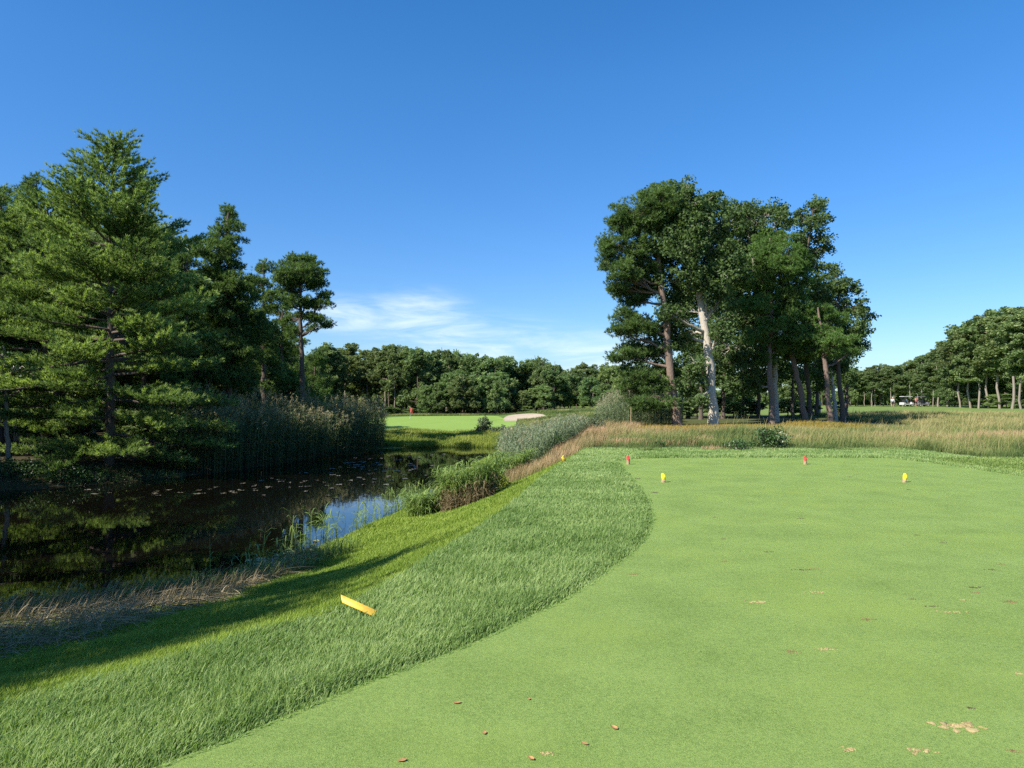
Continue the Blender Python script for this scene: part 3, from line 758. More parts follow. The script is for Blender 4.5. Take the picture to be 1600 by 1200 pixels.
def px_lobes(ls, d, rg, depth=1.0):
    out = []
    for px, py, rx, ry, *o in ls:
        dd = d + (o[0] if o else rg.uniform(-1, 1) * depth)
        c = D(px, py, dd); sx, sy = rx / F * dd, ry / F * dd
        out.append((c, (sx, min(max(sx, sy), 2.2) * .9, sy)))
    return out

def px_trunk(ps, d):
    return [D(px, py, d) for px, py in ps]

def whorl_tree(name, label, seed, base, H, Rmax, tb, prof, leafmat, barkmat, r0=.22, lean=(0, 0), nbr=5, gap=.55, e0=-.05, e1=.7, droop=-.16, uptip=.16, tuft=.19, k=12, nw=.03, spc=.085, group=None, twL=.5, cat='pine tree', az_bias=None):
    rg = np.random.default_rng(seed)
    base = np.array([base[0], base[1], hz(base[0], base[1])])
    tz = np.linspace(0, H, 26); t = tz / H
    tpts = np.column_stack([base[0] + lean[0] * t ** 1.5, base[1] + lean[1] * t ** 1.5, base[2] - .15 + tz])
    tpts[2:-1, :2] += rg.normal(0, .02, (23, 2))
    tg = Geo(); tube(tg, tpts, r0 * (1 - t) ** .8 + .02, 10, rg, .04)
    TP, TD, TB = [], [], []
    TWa, TWb = [], []
    h = tb * H
    while h < H * .985:
        tt = max(0.0, (h / H - tb) / (1 - tb))
        a0 = rg.uniform(0, 6.28)
        nb = nbr + (rg.random() < .4)
        for j in range(nb):
            az = a0 + j * 6.283 / nb + rg.normal(0, .25)
            if rg.random() < .05: continue
            L = Rmax * np.interp(tt, prof[0], prof[1]) * rg.uniform(.5, 1.22)
            if L < .15: L = .2
            hh = min(h + rg.uniform(-.2, .2), H * .98)
            p0 = np.array([np.interp(hh, tz, tpts[:, 0]), np.interp(hh, tz, tpts[:, 1]), base[2] - .15 + hh])
            e = e0 + (e1 - e0) * tt ** 1.2 + rg.normal(0, .1)
            m = 8; s = np.linspace(0, 1, m)
            dh = np.array([math.cos(az), math.sin(az), 0])
            dr = droop * (1 - tt)
            bp = p0[None] + dh[None] * (L * s * math.cos(e))[:, None]
            bp[:, 2] += L * (math.sin(e) * s + dr * s ** 1.6 + uptip * s ** 3)
            bp[1:, :2] += rg.normal(0, .03 * L ** .5, (m - 1, 2))
            tube(tg, bp, np.linspace(.012 + .014 * L, .008, m), 5)
            bt = rg.normal(0, .2)
            nt = max(4, int(L / .115)); lo = .27 if L > 2.2 else (.2 if L > 1.2 else .05)
            for q, sq in enumerate(np.linspace(lo, 1.0, nt)):
                pb = np.array([np.interp(sq, s, bp[:, c]) for c in range(3)])
                ang = az + (1 if q % 2 else -1) * rg.uniform(.35, .95) * (1 - .6 * (sq > .97))
                l = min(1.3, twL * L * (1.12 - sq) ** .7 * rg.uniform(.7, 1.2) + .16)
                td = unit(np.array([math.cos(ang), math.sin(ang), rg.normal(.14, .1) + .15 * tt]))
                TWa.append(pb); TWb.append(pb + td * l)
                nn = max(1, int(l / spc)); u = (np.arange(nn) + 1) / nn
                pp = pb + td * (l * u)[:, None] + rg.normal(0, .03, (nn, 3)); pp[:, 2] += .06 * l * u * u
                TP.append(pp); TD.append(np.repeat((td * .85 + np.array([0, 0, .55]))[None], nn, 0)); TB.append(bt + .4 * u * l / (l + .3) + np.zeros(nn) - .1)  # tint lightens toward twig tips, painting in the look of sunlit plumes
        h += gap * rg.uniform(.7, 1.3) * (1.08 - .42 * tt)
    TP = np.concatenate(TP); TD = np.concatenate(TD)
    a, b = np.array(TWa), np.array(TWb)
    P = np.stack([a, b], 1); sd = unit(np.cross(b - a, np.array([0, 0, 1.0]) + rg.normal(0, .3, a.shape)))
    strips(tg, P, np.tile(np.array([.007, .003]), (len(a), 1)), sd, np.full((len(a), 2), .4))
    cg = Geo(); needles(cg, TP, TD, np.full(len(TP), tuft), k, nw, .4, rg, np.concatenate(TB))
    print(name, seed, 'tufts', len(TP))
    return tree_obj(name, label, cat, base, tg.mesh('trunk', barkmat, base, True), cg.mesh('crown', leafmat, base), group)

WP = ([0, .12, .3, .55, .75, .9, 1], [.8, 1, .97, .78, .52, .27, .06])
# --- left shore
def gp(px, d): return ((px - CX) / F * d, d)
def top_h(px, py, d):
    p = D(px, py, d); return p[2] - hz(p[0], p[1])
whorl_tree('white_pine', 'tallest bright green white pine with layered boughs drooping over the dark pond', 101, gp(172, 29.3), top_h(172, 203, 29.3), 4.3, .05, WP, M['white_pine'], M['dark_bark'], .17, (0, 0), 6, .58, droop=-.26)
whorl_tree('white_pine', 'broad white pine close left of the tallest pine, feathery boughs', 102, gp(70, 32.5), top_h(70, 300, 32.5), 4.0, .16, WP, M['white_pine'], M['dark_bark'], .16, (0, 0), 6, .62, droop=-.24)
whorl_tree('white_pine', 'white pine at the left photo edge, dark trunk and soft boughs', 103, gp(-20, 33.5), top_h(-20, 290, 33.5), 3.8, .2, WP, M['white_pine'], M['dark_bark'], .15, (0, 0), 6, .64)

def pine_at(label, seed, px, d, ytop, ybase_crown, halfw, n=8, mat='pitch_pine', bark='dark_bark', r=.17, name='pitch_pine', bend=0, dens=1.0, shape=None, cat='pine tree', group=None):
    rg = np.random.default_rng(seed)
    ls = []
    for q in range(n):
        f = (q + .5) / n
        py = ytop + (ybase_crown - ytop) * f
        hw = halfw * (np.interp(f, [0, .2, .6, 1], [.45, .8, 1, .7]) if shape is None else np.interp(f, shape[0], shape[1]))
        off = rg.uniform(-.45, .45) * hw if q else 0
        ls.append((px + bend * (1 - f) + off, py + (ybase_crown - ytop) / n * .35, hw * rg.uniform(.6, .85), (ybase_crown - ytop) / n * rg.uniform(.65, .95)))
    return lobed_tree(name, label, seed, px_trunk([(px - bend * .3, 700), (px, 560), (px + bend, ytop + 12)], d), [r, r * .8, .04], px_lobes(ls, d, rg, 1.1), 'needle', M[mat], M[bark], dens, .36, 25, .2, cat=cat, group=group, k=10, nw=.034)

pine_at('tall dark pitch pine standing between the tallest pine and the lone pine', 111, 357, 40, 320, 600, 66, 11, dens=1.15, r=.2, shape=([0, .15, .35, .7, 1], [.3, .55, .9, 1.05, .9]))
pine_at('dark pine tucked behind the right side of the tallest white pine', 112, 290, 38, 395, 640, 52, 9)
pine_at('bushy pine left of the lone pine, its crown merging into the grove', 113, 412, 44, 398, 600, 38, 8)
pine_at('dark pine rising behind the left pines at the skyline', 114, 52, 39, 266, 500, 42, 8)
pine_at('dark pine at the far left edge behind the white pines', 115, 0, 40, 285, 560, 45, 9)
pine_at('dark pine whose trunk shows behind the tallest pine', 116, 225, 43, 330, 600, 50, 9)
pine_at('shaded pine low behind the lone pine', 117, 440, 50, 470, 640, 36, 7)
pine_at('pine just right of the lone pine at the start of the far wood', 118, 500, 62, 545, 650, 24, 6)
pine_at('dark rounded pine low behind the lone pine trunk', 119, 455, 60, 500, 650, 32, 7)
pine_at('dark drooping pine just right of the lone pine trunk', 123, 492, 58, 548, 655, 26, 6, dens=1.2)
# lone pine with open crown
rgL = np.random.default_rng(120)
lobed_tree('pitch_pine', 'lone pitch pine with open crown and long bare trunk above the reeds', 120, px_trunk([(474, 690), (472, 560), (469, 480), (470, 405)], 48), [.18, .155, .12, .04],
           px_lobes([(470, 411, 32, 16), (452, 430, 25, 17), (490, 428, 25, 16), (470, 440, 39, 14), (448, 456, 17, 11), (497, 446, 16, 8), (484, 474, 21, 8), (503, 478, 16, 7), (456, 496, 15, 7), (494, 498, 20, 8), (512, 506, 14, 6), (449, 472, 12, 7), (487, 512, 10, 5), (462, 470, 16, 10), (458, 520, 14, 6), (478, 492, 14, 6), (505, 462, 14, 7), (444, 442, 12, 7)], 48, rgL, .8),
           'needle', M['pitch_pine'], M['dark_bark'], 1.0, .34, 26, .2, k=10, nw=.034, cat='pine tree')
whorl_tree('young_pine', 'young yellow-green pine in the sun behind the reed bed', 121, gp(452, 51), top_h(452, 580, 51), 2.1, .04, ([0, .3, .7, 1], [1, .95, .55, .1]), M['bright_pine'], M['dark_bark'], .09, (0, 0), 6, .3, e0=.3, e1=.9, tuft=.2, nw=.03, spc=.15)
whorl_tree('young_pine', 'smaller yellow-green pine right beside the young pine behind the reeds', 122, gp(486, 53), top_h(486, 600, 53), 1.7, .04, ([0, .3, .7, 1], [1, .95, .55, .1]), M['bright_pine'], M['dark_bark'], .08, (0, 0), 6, .3, e0=.3, e1=.9, tuft=.2, nw=.03, spc=.15)
# leafy tree at left edge
rgD = np.random.default_rng(130)
lobed_tree('maple_tree', 'slim broadleaf tree with glinting pale leaves at the left edge', 130, px_trunk([(14, 735), (10, 640), (5, 540)], 27.5), [.09, .07, .03],
           px_lobes([(2, 560, 28, 22), (30, 575, 24, 16), (-15, 590, 24, 24), (42, 600, 16, 12), (12, 615, 26, 18), (0, 655, 18, 14), (-20, 640, 20, 20)], 27.5, rgD, .7), 'leaf', M['shrub'], M['grey_bark'], .9, .34, 26, .13, cat='tree')

GB = []
# --- right grove
def grove(label, seed, d, trunk, tr, lobes, kind, leafm, bark, dens=1.05, cr=None, per=None, leaf=None, name=None, stubs=None, depth=1.3, hollow=.3):
    rg = np.random.default_rng(seed + 5000)
    return lobed_tree(name or ('pitch_pine' if kind == 'needle' else 'oak_tree'), label, seed, px_trunk(trunk, d), tr, px_lobes(lobes, d, rg, depth), kind, M[leafm], M[bark], dens, cr or (.38 if kind == 'needle' else .42),
                      per or (25 if kind == 'needle' else 46), leaf or (.21 if kind == 'needle' else .19), k=10, nw=.034, flat=.5 if kind == 'needle' else .75, cat='pine tree' if kind == 'needle' else 'oak tree', stubs=stubs, hollow=hollow)

grove('reddish-trunked pitch pine on the left of the grove, boughs reaching left', 201, 42.5, [(1059, 674), (1049, 600), (1040, 500), (1030, 410), (1012, 330)], [.28, .22, .19, .14, .05],
      [(1000, 335, 46, 34), (968, 352, 26, 24), (958, 385, 24, 22), (950, 412, 16, 16), (990, 385, 34, 30), (1030, 320, 38, 30), (975, 425, 28, 24), (965, 445, 17, 18), (1000, 450, 28, 24), (1012, 415, 30, 25), (985, 470, 26, 16), (978, 498, 26, 18), (970, 520, 17, 13), (1000, 510, 30, 18), (975, 555, 26, 13), (1000, 548, 35, 16), (1030, 540, 28, 18),
       (1000, 585, 33, 21), (990, 612, 26, 18), (1018, 605, 30, 21), (1040, 580, 28, 18), (1065, 600, 22, 16), (1030, 630, 24, 13), (1000, 632, 22, 13)], 'needle', 'pitch_pine', 'pine_bark', dens=1.4)
st = [(D(1104, 500, 43), D(1103, 464, 42.7), .10)]
grove('tall oak with bare pale grey trunk and broken stub, front of the grove', 202, 43, [(1115, 675), (1111, 590), (1103, 520), (1094, 470), (1080, 430), (1070, 380), (1068, 320)], [.30, .26, .25, .22, .16, .1, .04],
      [(1052, 305, 26, 20), (1075, 295, 14, 14), (1040, 340, 34, 30), (1108, 325, 28, 24), (1118, 304, 12, 10), (1070, 350, 40, 34), (1100, 370, 38, 34), (1055, 395, 36, 30), (1125, 390, 32, 30), (1030, 430, 28, 24), (1060, 455, 30, 24), (1125, 430, 34, 28), (1085, 412, 30, 20), (1078, 425, 24, 20, -1.6), (1072, 385, 30, 24, -1.7), (1085, 350, 34, 26, -1.6), (1072, 318, 26, 22, -1.3), (1045, 375, 26, 26, -1.2), (1100, 440, 24, 18, -1.2), (1030, 345, 24, 24, 0), (1040, 520, 22, 24, .8), (1066, 520, 20, 26, .6), (1060, 480, 24, 20, .5), (1035, 300, 24, 18, .4), (1092, 330, 26, 20, -.6), (1140, 350, 26, 26, -.5), (1140, 410, 30, 26, -.8),
       (1085, 565, 16, 22), (1075, 600, 20, 22), (1092, 620, 14, 16), (1130, 470, 26, 22), (1050, 490, 20, 16), (1128, 520, 24, 20)], 'leaf', 'oak', 'oak_bark', stubs=st, dens=1.35)
grove('oak with the second, shorter pale trunk, its dark crown filling the middle of the grove', 203, 50, [(1213, 660), (1211, 600), (1209, 552), (1185, 450), (1166, 350)], [.2, .18, .16, .12, .04],
      [(1150, 330, 30, 18), (1175, 345, 36, 28), (1208, 330, 22, 16), (1220, 345, 20, 18), (1150, 380, 40, 34), (1190, 385, 40, 30), (1140, 430, 40, 36), (1180, 440, 40, 36), (1150, 490, 42, 36), (1185, 500, 36, 34), (1140, 545, 38, 34), (1175, 560, 36, 30), (1160, 600, 30, 20)], 'leaf', 'oak', 'oak_bark', dens=1.3)
grove('pine with bright green tufted crown and dark straight trunk mid-grove', 204, 47.5, [(1206, 662), (1203, 560), (1205, 470), (1203, 372)], [.19, .155, .12, .04],
      [(1210, 378, 34, 16), (1190, 398, 28, 20), (1232, 400, 30, 22), (1215, 420, 38, 22), (1245, 435, 28, 18), (1190, 440, 28, 18), (1225, 460, 34, 18), (1185, 478, 26, 16), (1240, 490, 30, 16), (1210, 510, 30, 14), (1180, 530, 24, 14), (1225, 540, 28, 12), (1195, 560, 22, 12)], 'needle', 'bright_pine', 'pine_bark', dens=1.15)
grove('slim dark oak rising as a thin lobed spire at the right of the grove', 205, 52, [(1268, 655), (1258, 560), (1255, 450), (1270, 330)], [.16, .14, .1, .03],
      [(1272, 322, 18, 13), (1288, 318, 9, 9), (1250, 345, 20, 18), (1275, 348, 20, 16), (1290, 342, 10, 9), (1262, 372, 24, 16), (1290, 372, 14, 8), (1270, 395, 22, 14), (1296, 388, 9, 7), (1245, 410, 28, 20), (1275, 418, 18, 12), (1250, 385, 16, 16)], 'leaf', 'oak', 'dark_bark', dens=1.1)
grove('round-headed oak at the right end of the grove, branches out to the sky', 206, 50, [(1318, 652), (1312, 600), (1305, 520), (1312, 440)], [.18, .15, .12, .04],
      [(1298, 425, 18, 12), (1318, 445, 20, 14), (1335, 452, 14, 10), (1300, 465, 30, 24), (1335, 480, 22, 16), (1350, 492, 14, 12), (1290, 500, 34, 26), (1328, 512, 28, 20), (1350, 512, 14, 12), (1335, 540, 22, 14), (1300, 540, 28, 22), (1280, 450, 24, 24), (1315, 570, 18, 12)], 'leaf', 'oak', 'dark_bark', dens=1.25)
grove('slender reddish pine at the right of the grove with flat tufted boughs', 207, 46.5, [(1298, 660), (1291, 590), (1283, 520), (1278, 480)], [.19, .16, .13, .05],
      [(1275, 485, 28, 14), (1300, 500, 26, 10), (1255, 505, 26, 14), (1280, 520, 34, 12), (1310, 532, 26, 9), (1262, 545, 26, 14), (1290, 552, 24, 9), (1325, 548, 16, 6), (1250, 525, 24, 16)], 'needle', 'bright_pine', 'pine_bark', dens=1.1)
grove('leaning dark pine trunk right of the pale oak, tufted crown low', 208, 48.5, [(1260, 662), (1248, 600), (1236, 550), (1222, 470)], [.19, .17, .15, .05],
      [(1225, 500, 26, 16), (1245, 525, 28, 14), (1215, 540, 24, 14), (1250, 555, 24, 12), (1230, 470, 26, 18)], 'needle', 'pitch_pine', 'pine_bark')
BK = [(1075, 58, [(1060, 480, 40, 40), (1085, 540, 40, 36), (1060, 580, 36, 30), (1095, 600, 30, 22)], 'second trunk from the left, behind the reddish pine'),
      (1095, 55, [(1110, 520, 36, 40), (1090, 470, 40, 34), (1110, 580, 34, 26)], 'shaded trunk just left of the pale oak'),
      (1130, 57, [(1140, 470, 46, 50), (1130, 560, 40, 40), (1150, 610, 30, 16)], 'shaded trunk just right of the pale oak'),
      (1160, 62, [(1180, 520, 46, 44), (1165, 590, 40, 26), (1190, 470, 40, 34)], 'dim trunk in the centre gap of the grove'),
      (1185, 60, [(1215, 570, 40, 30), (1200, 520, 40, 36), (1180, 600, 30, 18)], 'dim trunk left of the mid-grove pine'),
      (1238, 61, [(1245, 580, 34, 24), (1255, 530, 40, 34), (1265, 470, 34, 34)], 'shaded trunk between the pale oak and the leaning pine'),
      (1276, 63, [(1280, 590, 30, 20), (1285, 545, 36, 26), (1300, 560, 24, 20)], 'shaded trunk behind the slender reddish pine'),
      (1322, 60, [(1318, 585, 22, 16), (1325, 560, 24, 20)], 'small dark tree at the right foot of the grove')]
for q, (px, d, ls, lab) in enumerate(BK):
    grove('dark oak in the grove: ' + lab, 220 + q, d, [(px, 660), (px + 1, 580), (ls[0][0], ls[0][1])], [.16, .13, .05], ls, 'leaf', 'oak', 'dark_bark', dens=1.0, cr=.6, per=60, leaf=.22, hollow=.1)
for px, d, tp_ in ((1302, 54, 'pale short trunk at the right foot of the grove'), (1277, 66, 'thin leaning pale trunk deep at the right of the grove')):
    grove('slim oak, ' + tp_, 240 + px, d, [(px + 4, 652), (px, 610), (px - 4, 560)], [.16, .13, .04], [(px - 2, 570, 24, 16), (px + 8, 555, 20, 14), (px - 12, 585, 18, 10)], 'leaf', 'oak', 'oak_bark')

for q, (px, d, yt) in enumerate([(1066, 57, 628), (1090, 60, 622), (1108, 58, 630), (1128, 61, 620), (1146, 59, 628), (1165, 63, 620), (1184, 61, 630), (1230, 64, 622), (1250, 66, 628), (1270, 65, 632), (1310, 64, 634), (1050, 52, 640)]):
    GB.append((px, d, yt))
# --- off-frame trees on the near left shore that throw the long shadow over the bank
for q, (x, y, hh, rr) in enumerate(((-14.0, -2.9, 11.8, 1.7), (-13.2, -.6, 12.0, 2.2), (-12.9, 2.4, 11.8, 2.3), (-15.5, 5.6, 12.2, 2.6), (-20.5, 8.4, 13, 2.8), (-25.5, 12.6, 10.5, 2.8), (-22.9, 20.3, 7.5, 2.2), (-22.6, 24.6, 6.5, 2.0), (-25, 17, 9, 2.4))):
    z0 = hz(x, y); rgS = np.random.default_rng(150 + q)
    ls = [(np.array([x + rgS.normal(0, .35), y + rgS.normal(0, .35), z0 + f * hh]), (rr * wq, rr * wq, hh * .13)) for f, wq in ((.2, .8), (.36, 1), (.52, 1.05), (.68, .95), (.8, .8), (.9, .5))]
    lobed_tree('pitch_pine', 'dense pine standing on the near shore left of the view', 140 + q, [(x, y, z0), (x + .1, y, z0 + hh * .5), (x, y, z0 + hh * .93)], [.2, .15, .04], ls, 'needle', M['pitch_pine'], M['dark_bark'], 1.0, .6, 30, .3, k=7, nw=.06, cat='pine tree', group='pines on the near left shore', hollow=.2)

# --- distant wood: prototypes and copies
TOPS = {}
def proto(kind, seed, H):
    rg = np.random.default_rng(seed)
    base = np.array([0, 0, 0.0]); tg, cg = Geo(), Geo()
    lean = rg.normal(0, .4, 2)
    tp = np.column_stack([np.linspace(0, lean[0], 9), np.linspace(0, lean[1], 9), np.linspace(-.3, H * .93, 9)]); tp[1:-1, :2] += rg.normal(0, .08, (7, 2))
    tube(tg, tp, np.linspace(.12 if kind == 'pine' else .16, .03, 9), 7)
    C, CR = [], []
    if kind == 'pine':
        nl = rg.integers(8, 11); lo = rg.uniform(.30, .42) if seed % 2 else rg.uniform(.48, .6)
        for q in range(nl):
            f = lo + (1 - lo) * (q + .3) / nl
            r = H * .17 * np.interp((f - lo) / (1 - lo), [0, .35, .75, 1], [.75, 1.05, .95, .5])
            a = rg.uniform(0, 6.28); o = r * rg.uniform(.3, .75)
            c = np.array([np.interp(f * H, tp[:, 2], tp[:, 0]) + o * math.cos(a), np.interp(f * H, tp[:, 2], tp[:, 1]) + o * math.sin(a), f * H])
            tube(tg, limb(np.array([tp[0, 0] * 0 + np.interp(f * H * .93, tp[:, 2], tp[:, 0]), np.interp(f * H * .93, tp[:, 2], tp[:, 1]), f * H * .93]), c, 4), np.linspace(.05, .02, 4), 4)
            m = 20; v = unit(rg.normal(0, 1, (m, 3))); C.append(c + v * np.array([r * 1.0, r * 1.0, H * .06]) * (rg.random((m, 1)) ** .4)); CR.append(rg.uniform(.28, .6, m) * H / 11)
        flat, per = .65, 58
    else:
        nl = 15
        for q in range(nl):
            f = rg.uniform(.18, .9); r = H * .27 * np.interp(f, [0, .25, .55, .85, 1], [.6, 1, 1, .6, .3])
            a = rg.uniform(0, 6.28); o = r * rg.uniform(.3, .85)
            c = np.array([o * math.cos(a), o * math.sin(a), f * H])
            tube(tg, limb(np.array([0, 0, f * H * .75]), c, 4), np.linspace(.06, .02, 4), 4)
            m = 20; v = unit(rg.normal(0, 1, (m, 3))); C.append(c + v * np.array([1.5, 1.5, 1.2]) * (H / 11) * (rg.random((m, 1)) ** .4)); CR.append(rg.uniform(.3, .65, m) * H / 11)
        flat, per = .8, 58
    C, CR = np.concatenate(C), np.concatenate(CR); m = len(C)
    v = unit(rg.normal(0, 1, (m, per, 3))) * rg.random((m, per, 1)) ** .4
    P = (C[:, None] + v * (CR[:, None, None] * np.array([1, 1, flat]))).reshape(-1, 3)
    A = np.clip(.45 + np.repeat(rg.normal(0, .17, m), per) + rg.normal(0, .17, len(P)), 0, 1)
    leaves(cg, P, .27, rg, A, .2, .62)
    TOPS[(kind, seed)] = float(np.percentile(np.concatenate(cg.V)[:, 2], 99.8))
    return tg.mesh('trunk', M['grey_bark' if kind == 'pine' else 'dark_bark'], smooth=True), cg.mesh('crown', M['far_pine' if kind == 'pine' else 'far_leaf'])
PP = [proto('pine', 301 + q, 11) for q in range(6)]
LL = [proto('leaf', 311 + q, 10) for q in range(6)]
fr = np.random.default_rng(400)
def far_tree(px, d, ytop, kind, label, group, wide=1.0, low=False):
    x, y = (px - CX) / F * d, d
    z = hz(x, y); H = D(px, ytop, d)[2] - z
    q = int(fr.integers(0, 3)) * 2 if low else int(fr.integers(0, 6)); ms = (PP if kind == 'pine' else LL)[q]
    nm = 'pine_tree' if kind == 'pine' else 'broadleaf_tree'
    r = thing(nm, label, 'pine tree' if kind == 'pine' else 'tree', (x, y, z), group, fr.uniform(0, 6.28))
    s = H / TOPS[(kind, (301 if kind == 'pine' else 311) + q)]
    w = wide * fr.uniform(.85, 1.15)
    r.scale = (s * w, s * w, s)
    put('trunk', ms[0], r); put('crown', ms[1], r)
    return r
prof = ([470, 500, 520, 545, 560, 580, 600, 640, 670, 700, 730, 760, 790, 830, 870, 900, 960, 1000, 1345, 1380, 1420, 1440, 1460, 1480, 1500, 1530, 1560, 1600, 1700],
        [545, 538, 545, 528, 545, 550, 541, 538, 546, 543, 552, 553, 559, 561, 568, 566, 570, 572, 575, 568, 564, 553, 548, 546, 522, 494, 481, 484, 478])
def top_at(px): return float(np.interp(px, *prof))
for px in np.arange(478, 1000, 12.5):                    # skyline row behind the green
    px += fr.uniform(-4, 4); k = 'pine' if (px < 640 or fr.random() < .3) else 'leaf'
    far_tree(px, fr.uniform(106, 116), top_at(px) + fr.uniform(-2, 12), k, 'tall pine with bare lower trunk in the wood behind the putting green' if k == 'pine' else 'tall leafy tree in the wood behind the putting green', 'skyline trees behind the putting green', .95 if k == 'pine' else 1.05)
for px in np.arange(478, 1000, 13):                      # second row fills the gaps
    px += fr.uniform(-5, 5); far_tree(px, fr.uniform(120, 140), top_at(px) + fr.uniform(8, 22), 'pine' if fr.random() < .5 else 'leaf', 'tree deep in the wood, showing only between nearer crowns', 'deep trees of the far wood')
for px in list(np.arange(668, 1000, 15)):    # lower broadleaf front
    px += fr.uniform(-5, 5); far_tree(px, fr.uniform(97, 104), fr.uniform(578, 612), 'leaf', 'round low leafy tree along the front edge of the far wood', 'low front trees of the far wood', 1.15)
far_tree(775, 95, 594, 'leaf', 'light green leafy tree standing out in front of the far wood near the bunker', None, .9)
far_tree(944, 92, 614, 'leaf', 'small light green tree left of the grove, in front of the far wood', None, 1.3)
for px in np.arange(478, 1000, 14):
    px += fr.uniform(-5, 5)
    far_tree(px, fr.uniform(99, 106), fr.uniform(634, 642), 'leaf', 'low bush at the foot of the far wood', 'bushes along the far wood', 2.6)
for px in np.arange(960, 1350, 13):                      # behind the grove
    px += fr.uniform(-4, 4); far_tree(px, fr.uniform(140, 165), top_at(px) + fr.uniform(0, 12), 'pine' if fr.random() < .6 else 'leaf', 'distant tree glimpsed behind the trunks of the right grove', 'distant trees behind the right grove')
for px in np.arange(1330, 1500, 10):                     # far right, along the fairway
    px += fr.uniform(-3, 3); far_tree(px, fr.uniform(140, 158), top_at(px) + fr.uniform(-2, 8), 'pine', 'distant pine along the far side of the right fairway', 'pines across the right fairway', 1.1)
for px in np.arange(1330, 1640, 11):
    px += fr.uniform(-3, 3); far_tree(px, fr.uniform(164, 180), top_at(px) + fr.uniform(8, 20), 'leaf', 'tree filling in behind the pines across the right fairway', 'trees behind the fairway pines', 1.2)
for px in (1468, 1486, 1503, 1516, 1531, 1547, 1563, 1580, 1597, 1616, 1640):
    d = np.interp(px, [1468, 1520, 1600, 1640], [134, 116, 100, 96]) + fr.uniform(-3, 3)
    far_tree(px + fr.uniform(-3, 3), d, top_at(px) + fr.uniform(-2, 6), 'pine', 'large dark pine in the stand rising to the right edge', 'big pines rising to the right edge', 1.2, True)
for px in (1490, 1515, 1540, 1565, 1590, 1615, 1640):
    far_tree(px, fr.uniform(122, 132), top_at(px) + fr.uniform(25, 45), 'leaf', 'leafy tree filling in behind the big right-edge pines', 'trees behind the big right pines', 1.1)
for px, d, yt in GB:
    far_tree(px, d, yt, 'leaf', 'dark bush in the shade between the grove trunks', 'bushes between the grove trunks', 2.3)
for px in (1484, 1500, 1524, 1540, 1556, 1574, 1588, 1606, 1622):
    px += fr.uniform(-5, 5); far_tree(px, float(np.interp(px, [1468, 1520, 1600, 1640], [132, 118, 106, 100])), fr.uniform(612, 626), 'leaf', 'low brush at the foot of the big right-edge pines', 'brush beneath the right-edge pines', 2.2)
def wood_mass(name, px0, px1, d0, d1, top, n, seed):
    rg = np.random.default_rng(seed)
    px = rg.uniform(px0, px1, n); d = rg.uniform(d0, d1, n); x, y = (px - CX) / F * d, d
    z0 = height(x, y); tz = CAMZ + ray(0, 0)[2] * 0 + (628 - np.array([top(p) for p in px])) / F * d
    lump = vnoise(x, y * .6, 4.5, seed + 1) * .45 + vnoise(x, y * .6, 1.8, seed + 2) * .25 + .45
    z = z0 + (tz - z0) * np.minimum(1.05, lump) * rg.random(n) ** .75
    g = Geo(); P = np.column_stack([x, y, z])
    leaves(g, P, .62 * d / 120, rg, np.clip(.42 + .5 * (vnoise(x, z, 1.5, seed + 3) - .5) + rg.normal(0, .12, n), 0, 1), .2, .7)
    put(name, g.mesh(name, M['far_leaf']), kind='stuff')
wood_mass('distant_woodland', 930, 1690, 182, 198, lambda p: 609, 34000, 601)
wood_mass('distant_woodland', 460, 1000, 144, 166, lambda p: top_at(p) + 14, 60000, 602)
wood_mass('distant_woodland', -90, 480, 88, 104, lambda p: float(np.interp(p, [-80, 250, 400, 470], [400, 430, 490, 545])), 60000, 603)
# understorey and trees deep in the left wood
for q in range(46):
    px = fr.uniform(-160, 395); d = fr.uniform(44, 75)
    far_tree(px, d, np.interp(px, [-160, 0, 200, 300, 420, 500], [330, 330, 340, 430, 480, 560]) + fr.uniform(0, 60), 'pine' if fr.random() < .6 else 'leaf', 'shaded tree deep inside the left wood', 'shaded trees inside the left wood', 1.15)
for q in range(40):
    px = fr.uniform(-80, 520); d = fr.uniform(33, 60)
    if d < 42 and px > 240: d += 12
    far_tree(px, d, fr.uniform(640, 675), 'leaf', 'low bush in the undergrowth of the left wood', 'undergrowth bushes of the left wood', 1.9)
for q in range(14):
    px = fr.uniform(-420, -120); d = fr.uniform(30, 50)
    far_tree(px, d, 330 + fr.uniform(0, 60), 'pine', 'pine of the left wood just outside the view', 'left wood pines out of view', 1.2)

# ------------------------------------------------------------------ shrubs
def shrub(name, label, seed, c, w, h, mat, n=60, leaf=.07, per=30, cat='shrub', flat=.9):
    rg = np.random.default_rng(seed); c = np.array([c[0], c[1], hz(c[0], c[1])])
    root = thing(name, label, cat, c)
    tg, cg = Geo(), Geo()
    v = unit(rg.normal(0, 1, (n, 3))); v[:, 2] = np.abs(v[:, 2])
    C = v * np.array([w / 2, w / 2, h * .88]) * (rg.random((n, 1)) ** .45) + np.array([0, 0, h * .06])
    C[:, :2] *= (1 + rg.normal(0, .15, (n, 1)))
    for q in C: tube(tg, limb(np.array([q[0] * .15, q[1] * .15, -.05]), q, 5, .04, rg, .02), np.linspace(.014, .005, 5), 4)
    vv = unit(rg.normal(0, 1, (n, per, 3))) * rg.random((n, per, 1)) ** .4 * (w * .13) * np.array([1, 1, flat])
    P = (C[:, None] + vv).reshape(-1, 3); P[:, 2] = np.maximum(P[:, 2], .02)
    leaves(cg, P, leaf, rg, np.clip(.5 + np.repeat(rg.normal(0, .15, n), per) + rg.normal(0, .2, len(P)), 0, 1), .1)
    put('stems', tg.mesh('stems', M['dark_bark']), root); put('foliage', cg.mesh('foliage', mat), root)
    return root
def gxy(px, py, z=0.0): p = G(px, py, z); return (p[0], p[1])
